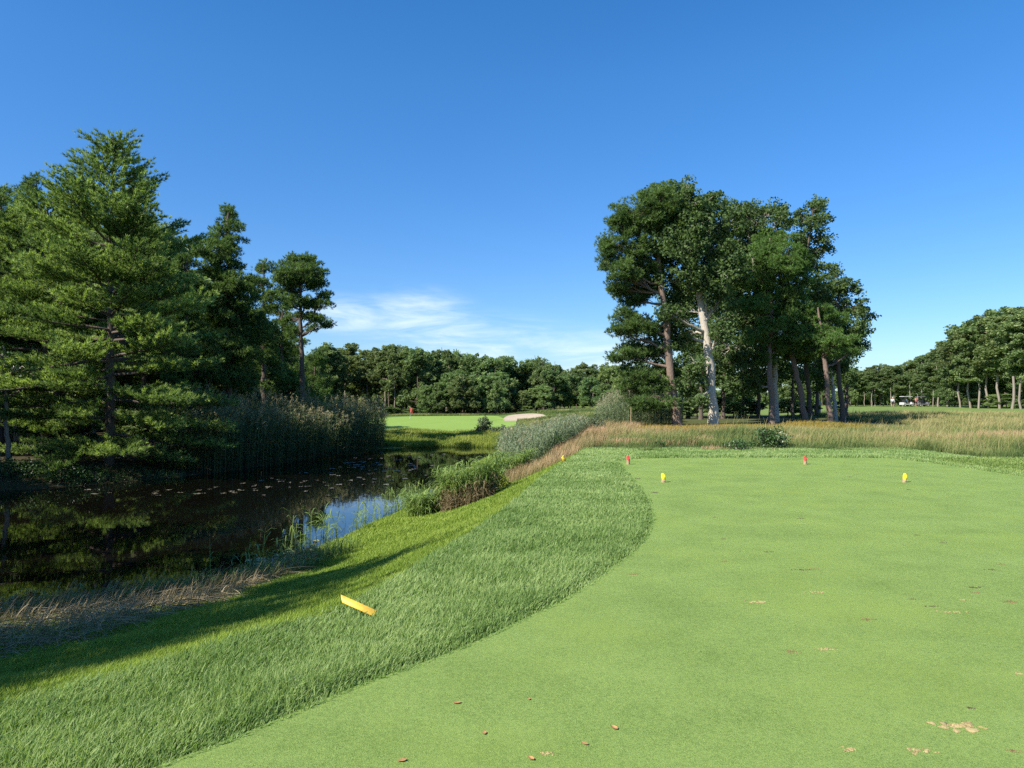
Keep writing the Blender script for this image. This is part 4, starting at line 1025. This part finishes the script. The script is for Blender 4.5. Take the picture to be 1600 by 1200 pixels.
shrub('leafy_shrub', 'dense dark green leafy shrub in the meadow in front of the grove', 501, gxy(1200, 702), 1.25, .86, M['shrub'], 90, .075)
shrub('leafy_shrub', 'low sprawling green shrub just left of the dense shrub', 502, gxy(1152, 705), 1.0, .45, M['shrub'], 40, .06, 22)
shrub('leafy_shrub', 'thin dark weed tuft left in the meadow, behind the red marker', 503, gxy(1034, 701), .5, .42, M['shrub'], 18, .05, 20)
for q, (px, d) in enumerate(((-40, 27.6), (-8, 27.0), (24, 26.6), (52, 26.9), (84, 26.6), (112, 26.9), (140, 27.2), (-70, 28))):
    o = shrub('shore_shrub', 'low dark bush along the far shore beneath the left white pines', 520 + q, gp(px, d), 1.5, .62, M['shrub'], 34, .09, 24)
    o['group'] = 'low bushes on the shaded far shore'
shrub('grey_shrub', 'round grey-green bush at the edge of the putting green', 504, gp(757, 57), 1.5, 1.5, M['grey_shrub'], 70, .12, 30)
shrub('grey_shrub', 'low dull bush right of the round grey-green bush by the green', 505, gp(779, 56), 1.5, .8, M['grey_shrub'], 40, .12, 26)
shrub('lime_weed', 'bright lime green weed between two brown-footed reed clumps', 506, gxy(782, 768, -.72), .6, .42, M['lime'], 34, .06, 26)
shrub('leafy_shrub', 'small dark green bush among the right reeds', 507, gp(868, 29.5), .9, 1.0, M['shrub'], 40, .07, 26)
shrub('leafy_shrub', 'dull green bush where the right reeds meet the pink grass', 508, gp(925, 40), 1.6, 1.0, M['grey_shrub'], 50, .09, 26)
shrub('leafy_shrub', 'dark low bush in the grass at the foot of the pale grove oak', 509, gp(1285 - 30, 49), 1.7, .75, M['shrub'], 40, .1, 22)

# ------------------------------------------------------------------ tee markers, stakes, flag, post
def lathe(g, prof, k=16, A=.5, cap=True):
    r = np.array([p[0] for p in prof]); z = np.array([p[1] for p in prof]); m = len(prof)
    th = np.arange(k) / k * 2 * math.pi
    V = np.stack([r[:, None] * np.cos(th), r[:, None] * np.sin(th), np.repeat(z[:, None], k, 1)], -1).reshape(-1, 3)
    i = np.arange(m - 1)[:, None] * k; j = np.arange(k)[None]
    Q = np.stack([i + j, i + (j + 1) % k, i + k + (j + 1) % k, i + k + j], -1).reshape(-1, 4)
    g.add(V, Q=Q, A=A)

def marker(px, py, label, mat, r, h, tilt, lean, yaw):
    """cut log stub: a bark body with a slanted painted top"""
    c = G(px, py, .012); h *= .9; r *= .92
    root = thing('tee_marker', label, 'tee marker', c, 'log tee markers')
    root.rotation_euler = (lean[0], lean[1], yaw)
    k = 20; th = np.arange(k) / k * 2 * math.pi
    rg = np.random.default_rng(int(px)); rr = r * (1 + rg.normal(0, .03, k))
    x, y = rr * np.cos(th), rr * np.sin(th)
    top = h + tilt * y            # slanted cut
    band = top - .035 - .02 * rg.random(k)
    def ring(z, s=1.0): return np.stack([x * s, y * s, z * np.ones(k)], -1)
    j = np.arange(k)
    def skin(rings):
        V = np.concatenate(rings); Q = np.concatenate([np.stack([a * k + j, a * k + (j + 1) % k, (a + 1) * k + (j + 1) % k, (a + 1) * k + j], -1) for a in range(len(rings) - 1)])
        return V, Q
    g = Geo(); V, Q = skin([ring(-.03, 1.06), ring(.02, 1.05), ring(.05, 1.0), ring(band * .7, .98), ring(band)]); g.add(V, Q)
    put('log', g.mesh('log', M['log'], smooth=True), root)
    g = Geo(); V, Q = skin([ring(band, 1.012), ring(top - .008, 1.012), ring(top, .97), ring(top, .5)])
    V = np.concatenate([V, [[0, 0, h]]]); T = np.stack([3 * k + j, 3 * k + (j + 1) % k, np.full(k, len(V) - 1)], -1)
    g.add(V, Q, T); put('painted_top', g.mesh('painted_top', mat), root)
    return root
marker(1036.5, 753.5, 'left of the two yellow-topped log markers on the tee', M['lime_yellow'], .044, .155, .9, (.0, 0, 0), .1)
marker(1413, 753.5, 'right of the two yellow-topped log markers, leaning, on the tee', M['gold_yellow'], .040, .15, 1.3, (-.1, .12, 0), -.35)
marker(981.5, 725.5, 'red-topped log marker at the far left corner of the tee', M['red'], .046, .20, .9, (0, .02, 0), .2)
marker(1258, 725.5, 'red-topped log marker at the far edge, toward the right of the tee', M['red'], .044, .185, .8, (0, 0, 0), -.1)

def stake(label, a, b, w, t, mat):
    a, b = np.asarray(a, float), np.asarray(b, float); L = np.linalg.norm(b - a); d = (b - a) / L
    root = thing('hazard_stake', label, 'stake', a)
    s = unit(np.cross(d, np.array([0, -.75, .66]))); n = np.cross(s, d)
    g = Geo()
    V = []
    for q0, q1 in ((0, 0), (L * .5, L * .5), (L * .86, L * .97), (L * .93, L)):
        sc = .55 if q1 == L else 1.0
        for sx, sy in ((-1, -1), (1, -1), (1, 1), (-1, 1)):
            V.append(d * (q0 if sx < 0 else q1) + s * (sx * w / 2 * sc + (.2 * w if sc < 1 else 0)) + n * sy * t / 2)
    Q = [(0, 3, 2, 1)] + [(4 * i_ + j_, 4 * i_ + (j_ + 1) % 4, 4 * i_ + 4 + (j_ + 1) % 4, 4 * i_ + 4 + j_) for i_ in range(3) for j_ in range(4)] + [(12, 13, 14, 15)]
    g.add(np.array(V), Q=np.array(Q))
    o = put('post', g.mesh('post', mat), root)
    bv = o.modifiers.new('bevel', 'BEVEL'); bv.width = .0015; bv.segments = 1
    return root
_b = hit(584, 968)
_b = _b + np.array([0, 0, .045]); _e = D(530, 934, _b[1] + .05)
stake('flat yellow wooden stake leaning almost to the ground on the near grass crest', _b - .04 * (_e - _b), _e, .05, .016, M['yellow'])
_c = hit(884, 724)
stake('yellow wooden stake tilted left in the grass by the pinkish meadow', _c, D(878.5, 712.5, _c[1] - .05), .085, .03, M['yellow'])

# golf flag on the green
fx, fy = gp(641, 79.5); fz = hz(fx, fy) + .05
flag = thing('golf_flag', 'red golf flag hanging limp on its pole at the back of the putting green', 'flag', (fx, fy, fz)); flag.scale = (.8, .8, .85)
g = Geo(); tube(g, np.array([[0, 0, 0], [0, 0, .5], [0, 0, 1.0], [0, 0, 1.5]]), [.02, .02, .018, .016], 8); put('pole', g.mesh('pole', M['white']), flag)
g = Geo()
ss, tt = np.meshgrid(np.linspace(0, 1, 9), np.linspace(0, 1, 9))
fxx = .02 + .34 * ss * (1 - .25 * tt); fyy = .05 * np.sin(ss * 7 + tt * 2) * ss; fzz = 1.45 - .62 * tt - .28 * ss ** 1.3
ii = (np.arange(8) * 9)[:, None] + np.arange(8)[None]
g.add(np.stack([fxx, fyy, fzz], -1).reshape(-1, 3), Q=np.stack([ii, ii + 1, ii + 10, ii + 9], -1).reshape(-1, 4)); put('flag_cloth', g.mesh('flag_cloth', M['red'], smooth=True), flag)
g = Geo(); lathe(g, [(0.001, .11), (.05, .1), (.075, .05), (.06, 0)], 12); put('cup_ball', g.mesh('cup_ball', M['white'], smooth=True), flag)

# thin pale post by the grove reeds
px_, py_ = gp(985.5, 40); post = thing('marker_post', 'thin pale post standing before the grey reeds by the grove', 'post', (px_, py_, hz(px_, py_)))
g = Geo(); tube(g, np.array([[0, 0, -.1], [0, 0, .5], [.01, 0, 1.0], [.015, 0, 1.25]]), [.022, .022, .021, .018], 8); put('pole', g.mesh('pole', M['log'], smooth=True), post)
px_, py_ = gp(1483.5, 128); post = thing('marker_post', 'short grey post at the far fairway edge, right of the carts', 'post', (px_, py_, hz(px_, py_)))
g = Geo(); tube(g, np.array([[0, 0, -.1], [0, 0, .5], [0, 0, .95]]), [.09, .09, .085], 8); put('pole', g.mesh('pole', M['log'], smooth=True), post)

# ------------------------------------------------------------------ carts and golfers
import bmesh
def bm_box(bm, c, s, taper=1.0):
    r = bmesh.ops.create_cube(bm, size=1.0)
    for v in r['verts']:
        k = taper if v.co.z > 0 else 1.0
        v.co.x = v.co.x * s[0] * k + c[0]; v.co.y = v.co.y * s[1] * k + c[1]; v.co.z = v.co.z * s[2] + c[2]
def bm_obj(name, bm, mat, parent, bevel=.02):
    me = bpy.data.meshes.new(name); bm.to_mesh(me); bm.free(); me.materials.append(mat)
    o = put(name, me, parent)
    if bevel:
        b = o.modifiers.new('bevel', 'BEVEL'); b.width = bevel; b.segments = 2
    return o
def cart(label, px, d, rz, bodym, roofm):
    x, y = gp(px, d); z = hz(x, y)
    root = thing('golf_cart', label, 'golf cart', (x, y, z), 'golf carts on the far fairway', rz)
    bm = bmesh.new(); bm_box(bm, (0, 0, .42), (2.2, 1.1, .22)); bm_box(bm, (-.85, 0, .62), (.5, 1.1, .3), .9); bm_box(bm, (.9, 0, .66), (.5, 1.1, .36), .75); bm_obj('body', bm, bodym, root, .05)
    bm = bmesh.new(); bm_box(bm, (-.25, 0, .72), (.55, 1.0, .16)); bm_obj('seat', bm, M['black'], root, .04)
    bm = bmesh.new(); bm_box(bm, (-.52, 0, 1.0), (.12, 1.0, .45)); bm_obj('backrest', bm, M['black'], root, .04)
    bm = bmesh.new(); bm_box(bm, (-.1, 0, 1.84), (1.9, 1.18, .09), .93); bm_obj('roof', bm, roofm, root, .03)
    for sx, sx2 in ((.82, .65), (-.85, -.85)):
        for sy in (-.5, .5):
            g = Geo(); tube(g, np.array([[sx, sy, .6], [(sx + sx2) / 2, sy, 1.2], [sx2, sy, 1.81]]), [.022] * 3, 6); put('roof_post', g.mesh('roof_post', M['black']), root)
    for sx in (.75, -.75):
        for sy in (-.5, .5):
            g = Geo(); lathe(g, [(.001, -.1), (.16, -.1), (.22, -.08), (.235, 0), (.22, .08), (.16, .1), (.001, .1)], 16)
            V = g.V[0]; g.V[0] = np.stack([V[:, 0], V[:, 2], V[:, 1]], -1)
            w = put('wheel', g.mesh('wheel', M['tyre'], smooth=True), root, (sx, sy, .235))
            g = Geo(); lathe(g, [(.001, -.105), (.11, -.105), (.11, .105), (.001, .105)], 12)
            V = g.V[0]; g.V[0] = np.stack([V[:, 0], V[:, 2], V[:, 1]], -1); put('hub', g.mesh('hub', M['white']), w)
    g = Geo(); th = np.linspace(0, 6.283, 13); tube(g, np.stack([.42 + .06 * np.sin(th), -.25 + .17 * np.cos(th), 1.0 + .16 * np.sin(th)], -1), [.016] * 13, 5); put('steering_wheel', g.mesh('steering_wheel', M['black']), root)
    return root
cart('white golf cart parked on the far fairway, person with white cap aboard', 1416, 134, .25, M['white'], M['white'])
cart('dark-roofed golf cart to the right of the person in pink', 1441, 136, .1, M['cart_grey'], M['cart_grey'])

def skin_mesh(name, verts, edges, radii, mat, parent, root_i=0):
    me = bpy.data.meshes.new(name); me.from_pydata(verts, edges, []); me.materials.append(mat)
    o = put(name, me, parent)
    md = o.modifiers.new('skin', 'SKIN'); md.use_smooth_shade = True
    for v, r in zip(me.skin_vertices[0].data, radii): v.radius = r if isinstance(r, tuple) else (r, r)
    me.skin_vertices[0].data[root_i].use_root = True
    sb = o.modifiers.new('sub', 'SUBSURF'); sb.levels = 1; sb.render_levels = 2
    return o
def person(label, px, d, shirt, shorts, hat, rz, dz=0.0, seated=False, off=(0, 0), arm=0.5):
    x, y = gp(px, d); x += off[0]; y += off[1]; z = hz(x, y)
    root = thing('person', label, 'person', (x, y, z), None, rz)
    P = .93
    if seated:
        hip = .82; K = [(.42, .12), (.42, -.12)]
        V = [(0, 0, hip), (0, 0, hip + .25), (0, 0, hip + .5), (.02, 0, hip + .60), (.04, 0, hip + .74), (.05, 0, hip + .82),
             (0, .10, hip - .02), (.42, .12, hip - .02), (.50, .12, hip - .40), (.60, .12, hip - .42),
             (0, -.10, hip - .02), (.42, -.12, hip - .02), (.50, -.12, hip - .40), (.60, -.12, hip - .42),
             (0, .20, hip + .48), (.12, .25, hip + .22), (.36, .2, hip + .22), (.44, .18, hip + .23), (0, -.20, hip + .48), (.12, -.25, hip + .22), (.36, -.2, hip + .22), (.44, -.18, hip + .23)]
    else:
        V = [(0, 0, P), (0, 0, P + .25), (0, 0, P + .48), (.01, 0, P + .58), (.02, 0, P + .70), (.03, 0, P + .78),
             (0, .09, P - .05), (.02, .12, .50), (-.02, .13, .09), (.13, .14, .04),
             (0, -.09, P - .05), (.03, -.12, .50), (0, -.13, .09), (.15, -.14, .04),
             (0, .20, P + .46), (.03, .27, P + .18), (.16 * arm * 2, .25, P - .03), (.22 * arm * 2, .24, P - .10), (0, -.20, P + .46), (.03, -.27, P + .18), (.16 * arm * 2, -.22, P - .03), (.22 * arm * 2, -.2, P - .10)]
    E = [(0, 1), (1, 2), (2, 3), (3, 4), (4, 5), (0, 6), (6, 7), (7, 8), (8, 9), (0, 10), (10, 11), (11, 12), (12, 13), (2, 14), (14, 15), (15, 16), (16, 17), (2, 18), (18, 19), (19, 20), (20, 21)]
    Rr = [(.13, .16), (.12, .15), (.12, .17), .055, .095, .08, .085, .058, .042, .045, .085, .058, .042, .045, .06, .042, .034, .036, .06, .042, .034, .036]
    skin_mesh('body', V, E, Rr, M['skin'], root)
    sv = [V[0], V[1], V[2], V[14], V[15], V[18], V[19]]
    skin_mesh('shirt', [(0, 0, V[0][2] + .04)] + sv[1:], [(0, 1), (1, 2), (2, 3), (3, 4), (2, 5), (5, 6)], [(.155, .185), (.145, .175), (.14, .19), .08, .065, .08, .065], shirt, root)
    sv = [V[0], V[6], V[7], V[10], V[11]]
    skin_mesh('shorts', sv, [(0, 1), (1, 2), (0, 3), (3, 4)], [(.15, .18), .11, .085, .11, .085], shorts, root)
    g = Geo(); hz_ = V[5][2]; lathe(g, [(.125, -.01), (.12, .04), (.09, .10), (.03, .125), (.001, .127)], 14); g.V[0] += np.array([V[5][0] - .01, 0, hz_])
    bx = np.array([[.08, -.08, 0], [.2, -.05, -.01], [.2, .05, -.01], [.08, .08, 0], [.08, -.08, .015], [.2, -.05, .005], [.2, .05, .005], [.08, .08, .015]]) + np.array([V[5][0], 0, hz_])
    g.add(bx, Q=np.array([(0, 3, 2, 1), (4, 5, 6, 7), (0, 1, 5, 4), (1, 2, 6, 5), (2, 3, 7, 6), (3, 0, 4, 7)]))
    put('cap', g.mesh('cap', hat, smooth=False), root)
    return root
person('person in pink-red shirt and dark shorts standing between the two golf carts', 1431.5, 134, M['shirt_pink'], M['dark_cloth'], M['dark_cloth'], -1.2)
person('person in pale blue shirt standing alone left of the golf carts', 1394.5, 136, M['shirt_blue'], M['dark_cloth'], M['white'], -1.9)
person('person in white cap and blue shirt sitting in the white golf cart', 1415, 134, M['shirt_dark'], M['white'], M['white'], .25, seated=True, off=(-.1, -.25))

# ------------------------------------------------------------------ divots and leaves on the tee
def crumbs(label, px, py, w, dp, mat, seed, n=26, grp='scuffs on the tee turf'):
    c = G(px, py, .014); rg = np.random.default_rng(seed)
    g = Geo()
    for q in range(n):
        r = rg.uniform(.12, .5) * min(w, dp) * .45
        o = np.array([rg.normal(0, w * .19), rg.normal(0, dp * .19), 0])
        k = 7; th = np.sort(rg.uniform(0, 6.283, k)); rr = r * rg.uniform(.5, 1.2, k)
        ring = np.stack([np.cos(th) * rr, np.sin(th) * rr, np.zeros(k)], -1) + o
        topp = o + np.array([rg.normal(0, r * .2), rg.normal(0, r * .2), rg.uniform(.1, .3) * r + .003])
        j = np.arange(k); g.add(np.concatenate([ring, topp[None]]), T=np.stack([j, (j + 1) % k, np.full(k, k)], -1))
    put('divot', g.mesh('divot', mat), None, (c[0], c[1], .013), label, 'divot', grp)
for q, (px, py, w, dp, mt, lab) in enumerate(DV):
    tone = {'dark_soil': 'small dark soil pit in the short tee turf', 'soil': 'small brown bare scuff in the short tee turf', 'straw': 'straw-coloured dried patch in the short tee turf'}[mt]
    crumbs(lab or tone, px, py, w, dp, M[mt], 700 + q, 22, None if lab else {'dark_soil': 'dark soil pits on the tee', 'soil': 'brown scuffs on the tee', 'straw': 'straw patches on the tee'}[mt])
def dead_leaf(px, py, s, label, seed):
    c = G(px, py, .016); rg = np.random.default_rng(seed); g = Geo()
    u, v = np.meshgrid(np.linspace(-1, 1, 5), np.linspace(-1, 1, 5)); w = np.sqrt(np.clip(1 - u ** 2, 0.02, 1)) * .55
    Z_ = .35 * u ** 2 + .5 * v ** 2 * w + rg.normal(0, .05, u.shape)
    ii = (np.arange(4) * 5)[:, None] + np.arange(4)[None]
    g.add(np.stack([u * s, v * w * s, Z_ * s * .5], -1).reshape(-1, 3), Q=np.stack([ii, ii + 1, ii + 6, ii + 5], -1).reshape(-1, 4))
    o = put('dead_leaf', g.mesh('dead_leaf', M['dry_leaf'], smooth=True), None, (c[0], c[1], .016), label, 'dead leaf', 'curled dead leaves on the near tee'); o.rotation_euler = (0, 0, rg.uniform(0, 6))
M['dry_leaf'] = paint_mat('dry_brown_leaf', (.46, .25, .09), .6, (.25, .12, .05))
for q, (px, py, s, lab) in enumerate(((714, 1098, .022, 'curled brown dead leaf on the tee, nearest the rough grass'), (960, 1137, .024, 'orange dead leaf at the bottom centre of the tee'), (757, 1145, .018, 'faded dead leaf low on the tee, left of centre'),
                                      (628, 1188, .022, 'dead leaf at the bottom edge of the photo, leftmost'), (830, 1185, .02, 'dark dead leaf beside the straw scrap at the bottom edge'), (914, 1162, .018, 'pale dead leaf just below the orange one'), (827, 1092, .012, 'tiny dark leaf fleck on the near tee'))):
    dead_leaf(px, py, s, lab, 800 + q)
crumbs('straw-coloured scrap of torn turf at the bottom edge of the tee', 855, 1177, .10, .05, M['straw'], 790, 14, None)

# ------------------------------------------------------------------ lily pads and floating leaves
def pad_mesh(seed, mat):
    rg = np.random.default_rng(seed); k = 13; th = np.linspace(.25, 6.03, k); r = 1 + rg.normal(0, .05, k)
    V = np.concatenate([[[0, 0, .004]], np.stack([np.cos(th) * r, np.sin(th) * r, rg.uniform(.004, .03, k)], -1)]); j = np.arange(k - 1)
    return np_mesh('lily_pad', V, None, np.stack([np.zeros(k - 1, int), 1 + j, 2 + j], -1), np.full(len(V), rg.uniform(.2, .9)), mat)
PG = [pad_mesh(q, M['pad']) for q in range(4)]; PPa = [pad_mesh(q + 9, M['pad_pale']) for q in range(4)]
pr = np.random.default_rng(900)
def pad(px, py, s, near):
    c = G(px, py, WATER_Z + .004)
    if not inside(POND, np.array([c[0]]), np.array([c[1]]))[0]: return
    o = put('lily_pad', (PG if near else PPa)[pr.integers(0, 4)], None, c, 'green lily pad floating near the reeds of the near shore' if near else 'small pale leaf pad floating on the dark middle of the pond',
            'lily pad', 'green lily pads by the near shore' if near else 'pale pads scattered over the pond')
    o.scale = (s, s, 1); o.rotation_euler = (0, 0, pr.uniform(0, 6))
for q in range(40): pad(pr.normal(438, 24), pr.normal(880, 6), pr.uniform(.05, .10), True)
for q in range(22): pad(pr.normal(500, 26), pr.normal(866, 9), pr.uniform(.05, .09), True)
for q in range(60): pad(pr.normal(580, 55), pr.normal(734, 9), pr.uniform(.06, .14), False)
for q in range(40): pad(pr.normal(470, 80), pr.normal(755, 8), pr.uniform(.05, .12), False)
for q in range(24): pad(pr.uniform(130, 420), pr.normal(766, 5), pr.uniform(.05, .12), False)
for q in range(24): pad(pr.normal(640, 30), pr.normal(722, 7), pr.uniform(.06, .14), False)

# ------------------------------------------------------------------ world, sun, camera
w = bpy.data.worlds.new("World"); scene.world = w; w.use_nodes = True
nt = w.node_tree; ns, ln = nt.nodes, nt.links; ns.clear()
az = math.atan2(SUN_DIR[0], SUN_DIR[1])
sky = N(ns, 'ShaderNodeTexSky', sky_type='NISHITA'); sky.sun_disc = False; sky.sun_elevation = SUN_EL; sky.sun_rotation = az
sky.air_density = 1.0; sky.dust_density = .35; sky.ozone_density = 3.0
hs = N(ns, 'ShaderNodeHueSaturation', Saturation=1.34, Value=1.0, Hue=.505); ln.new(sky.outputs[0], hs.inputs['Color'])
tc = ns.new('ShaderNodeTexCoord'); mp = ns.new('ShaderNodeMapping'); mp.inputs['Scale'].default_value = (5, 5, 30); mp.inputs['Rotation'].default_value = (0, R(10), 0)
ln.new(tc.outputs['Generated'], mp.inputs[0])
cn = N(ns, 'ShaderNodeTexNoise', Scale=1.4, Detail=8.0, Roughness=.6, Distortion=.4); ln.new(mp.outputs[0], cn.inputs['Vector'])
# soft patches where the thin cloud lies
def blob(cx_, cz_, sx, sz):
    m = ns.new('ShaderNodeMapping'); m.vector_type = 'POINT'
    m.inputs['Location'].default_value = (-cx_ / sx, 0, -cz_ / sz); m.inputs['Scale'].default_value = (1 / sx, 0, 1 / sz); ln.new(tc.outputs['Generated'], m.inputs[0])
    l = N(ns, 'ShaderNodeVectorMath', operation='LENGTH'); ln.new(m.outputs[0], l.inputs[0])
    r = N(ns, 'ShaderNodeMapRange', interpolation_type='SMOOTHSTEP'); r.inputs['From Min'].default_value = 1.0; r.inputs['From Max'].default_value = .1; ln.new(l.outputs['Value'], r.inputs[0])
    return r.outputs[0]
bl = [blob(-.22, .115, .10, .035), blob(-.13, .115, .11, .05), blob(-.06, .08, .2, .055), blob(.06, .06, .24, .055)]
acc = bl[0]
for b in bl[1:]:
    mxn = N(ns, 'ShaderNodeMath', operation='MAXIMUM'); ln.new(acc, mxn.inputs[0]); ln.new(b, mxn.inputs[1]); acc = mxn.outputs[0]
sp = ns.new('ShaderNodeSeparateXYZ'); ln.new(tc.outputs['Generated'], sp.inputs[0])
gt = N(ns, 'ShaderNodeMath', operation='GREATER_THAN'); gt.inputs[1].default_value = .2; ln.new(sp.outputs[1], gt.inputs[0])
cr = N(ns, 'ShaderNodeMapRange', interpolation_type='SMOOTHSTEP'); cr.inputs['From Min'].default_value = .34; cr.inputs['From Max'].default_value = .74; cr.inputs['To Max'].default_value = .75
ln.new(cn.outputs[0], cr.inputs[0])
m1 = N(ns, 'ShaderNodeMath', operation='MULTIPLY'); ln.new(cr.outputs[0], m1.inputs[0]); ln.new(acc, m1.inputs[1])
m2 = N(ns, 'ShaderNodeMath', operation='MULTIPLY'); ln.new(m1.outputs[0], m2.inputs[0]); ln.new(gt.outputs[0], m2.inputs[1])
hr = ramp(ns, [(0, (.50, .60, .77)), (.12, (.64, .74, .88)), (.4, (1, 1, 1))]); ln.new(sp.outputs[2], hr.inputs[0])
hm = N(ns, 'ShaderNodeMix', data_type='RGBA', blend_type='MULTIPLY'); hm.inputs[0].default_value = 1; ln.new(hs.outputs[0], hm.inputs[6]); ln.new(hr.outputs[0], hm.inputs[7])
mx = N(ns, 'ShaderNodeMix', data_type='RGBA'); ln.new(m2.outputs[0], mx.inputs[0]); ln.new(hm.outputs[2], mx.inputs[6]); mx.inputs[7].default_value = (5.4, 6.1, 7.0, 1)
bg = N(ns, 'ShaderNodeBackground', Strength=.097); ln.new(mx.outputs[2], bg.inputs['Color'])
wo = ns.new('ShaderNodeOutputWorld'); ln.new(bg.outputs[0], wo.inputs[0])

sl = bpy.data.lights.new('sun', 'SUN'); sl.energy = 4.4; sl.angle = R(.5); sl.color = (1, .95, .86)
so = bpy.data.objects.new('sun', sl); COL.objects.link(so); so.location = (0, 0, 40)
hd = SUN_DIR / np.linalg.norm(SUN_DIR)
from mathutils import Vector
ld = Vector((-hd[0] * math.cos(SUN_EL), -hd[1] * math.cos(SUN_EL), -math.sin(SUN_EL)))
so.rotation_euler = ld.to_track_quat('-Z', 'Y').to_euler()

cam = bpy.data.cameras.new('camera'); cam.sensor_width = 36; cam.sensor_fit = 'HORIZONTAL'; cam.lens = 36 * F / 1600; cam.clip_end = 3000; cam.clip_start = .05
co = bpy.data.objects.new('camera', cam); COL.objects.link(co); co.location = (0, 0, CAMZ); co.rotation_euler = (R(90) + PITCH, 0, 0)
scene.camera = co
scene.view_settings.view_transform = 'Standard'; scene.view_settings.look = 'None'; scene.view_settings.exposure = 1.0; scene.view_settings.gamma = 1; scene.view_settings.use_curve_mapping = False
scene.render.engine = 'CYCLES'
scene.cycles.max_bounces = 6; scene.cycles.diffuse_bounces = 3; scene.cycles.glossy_bounces = 3; scene.cycles.transmission_bounces = 3; scene.cycles.transparent_max_bounces = 6
scene.cycles.use_denoising = False
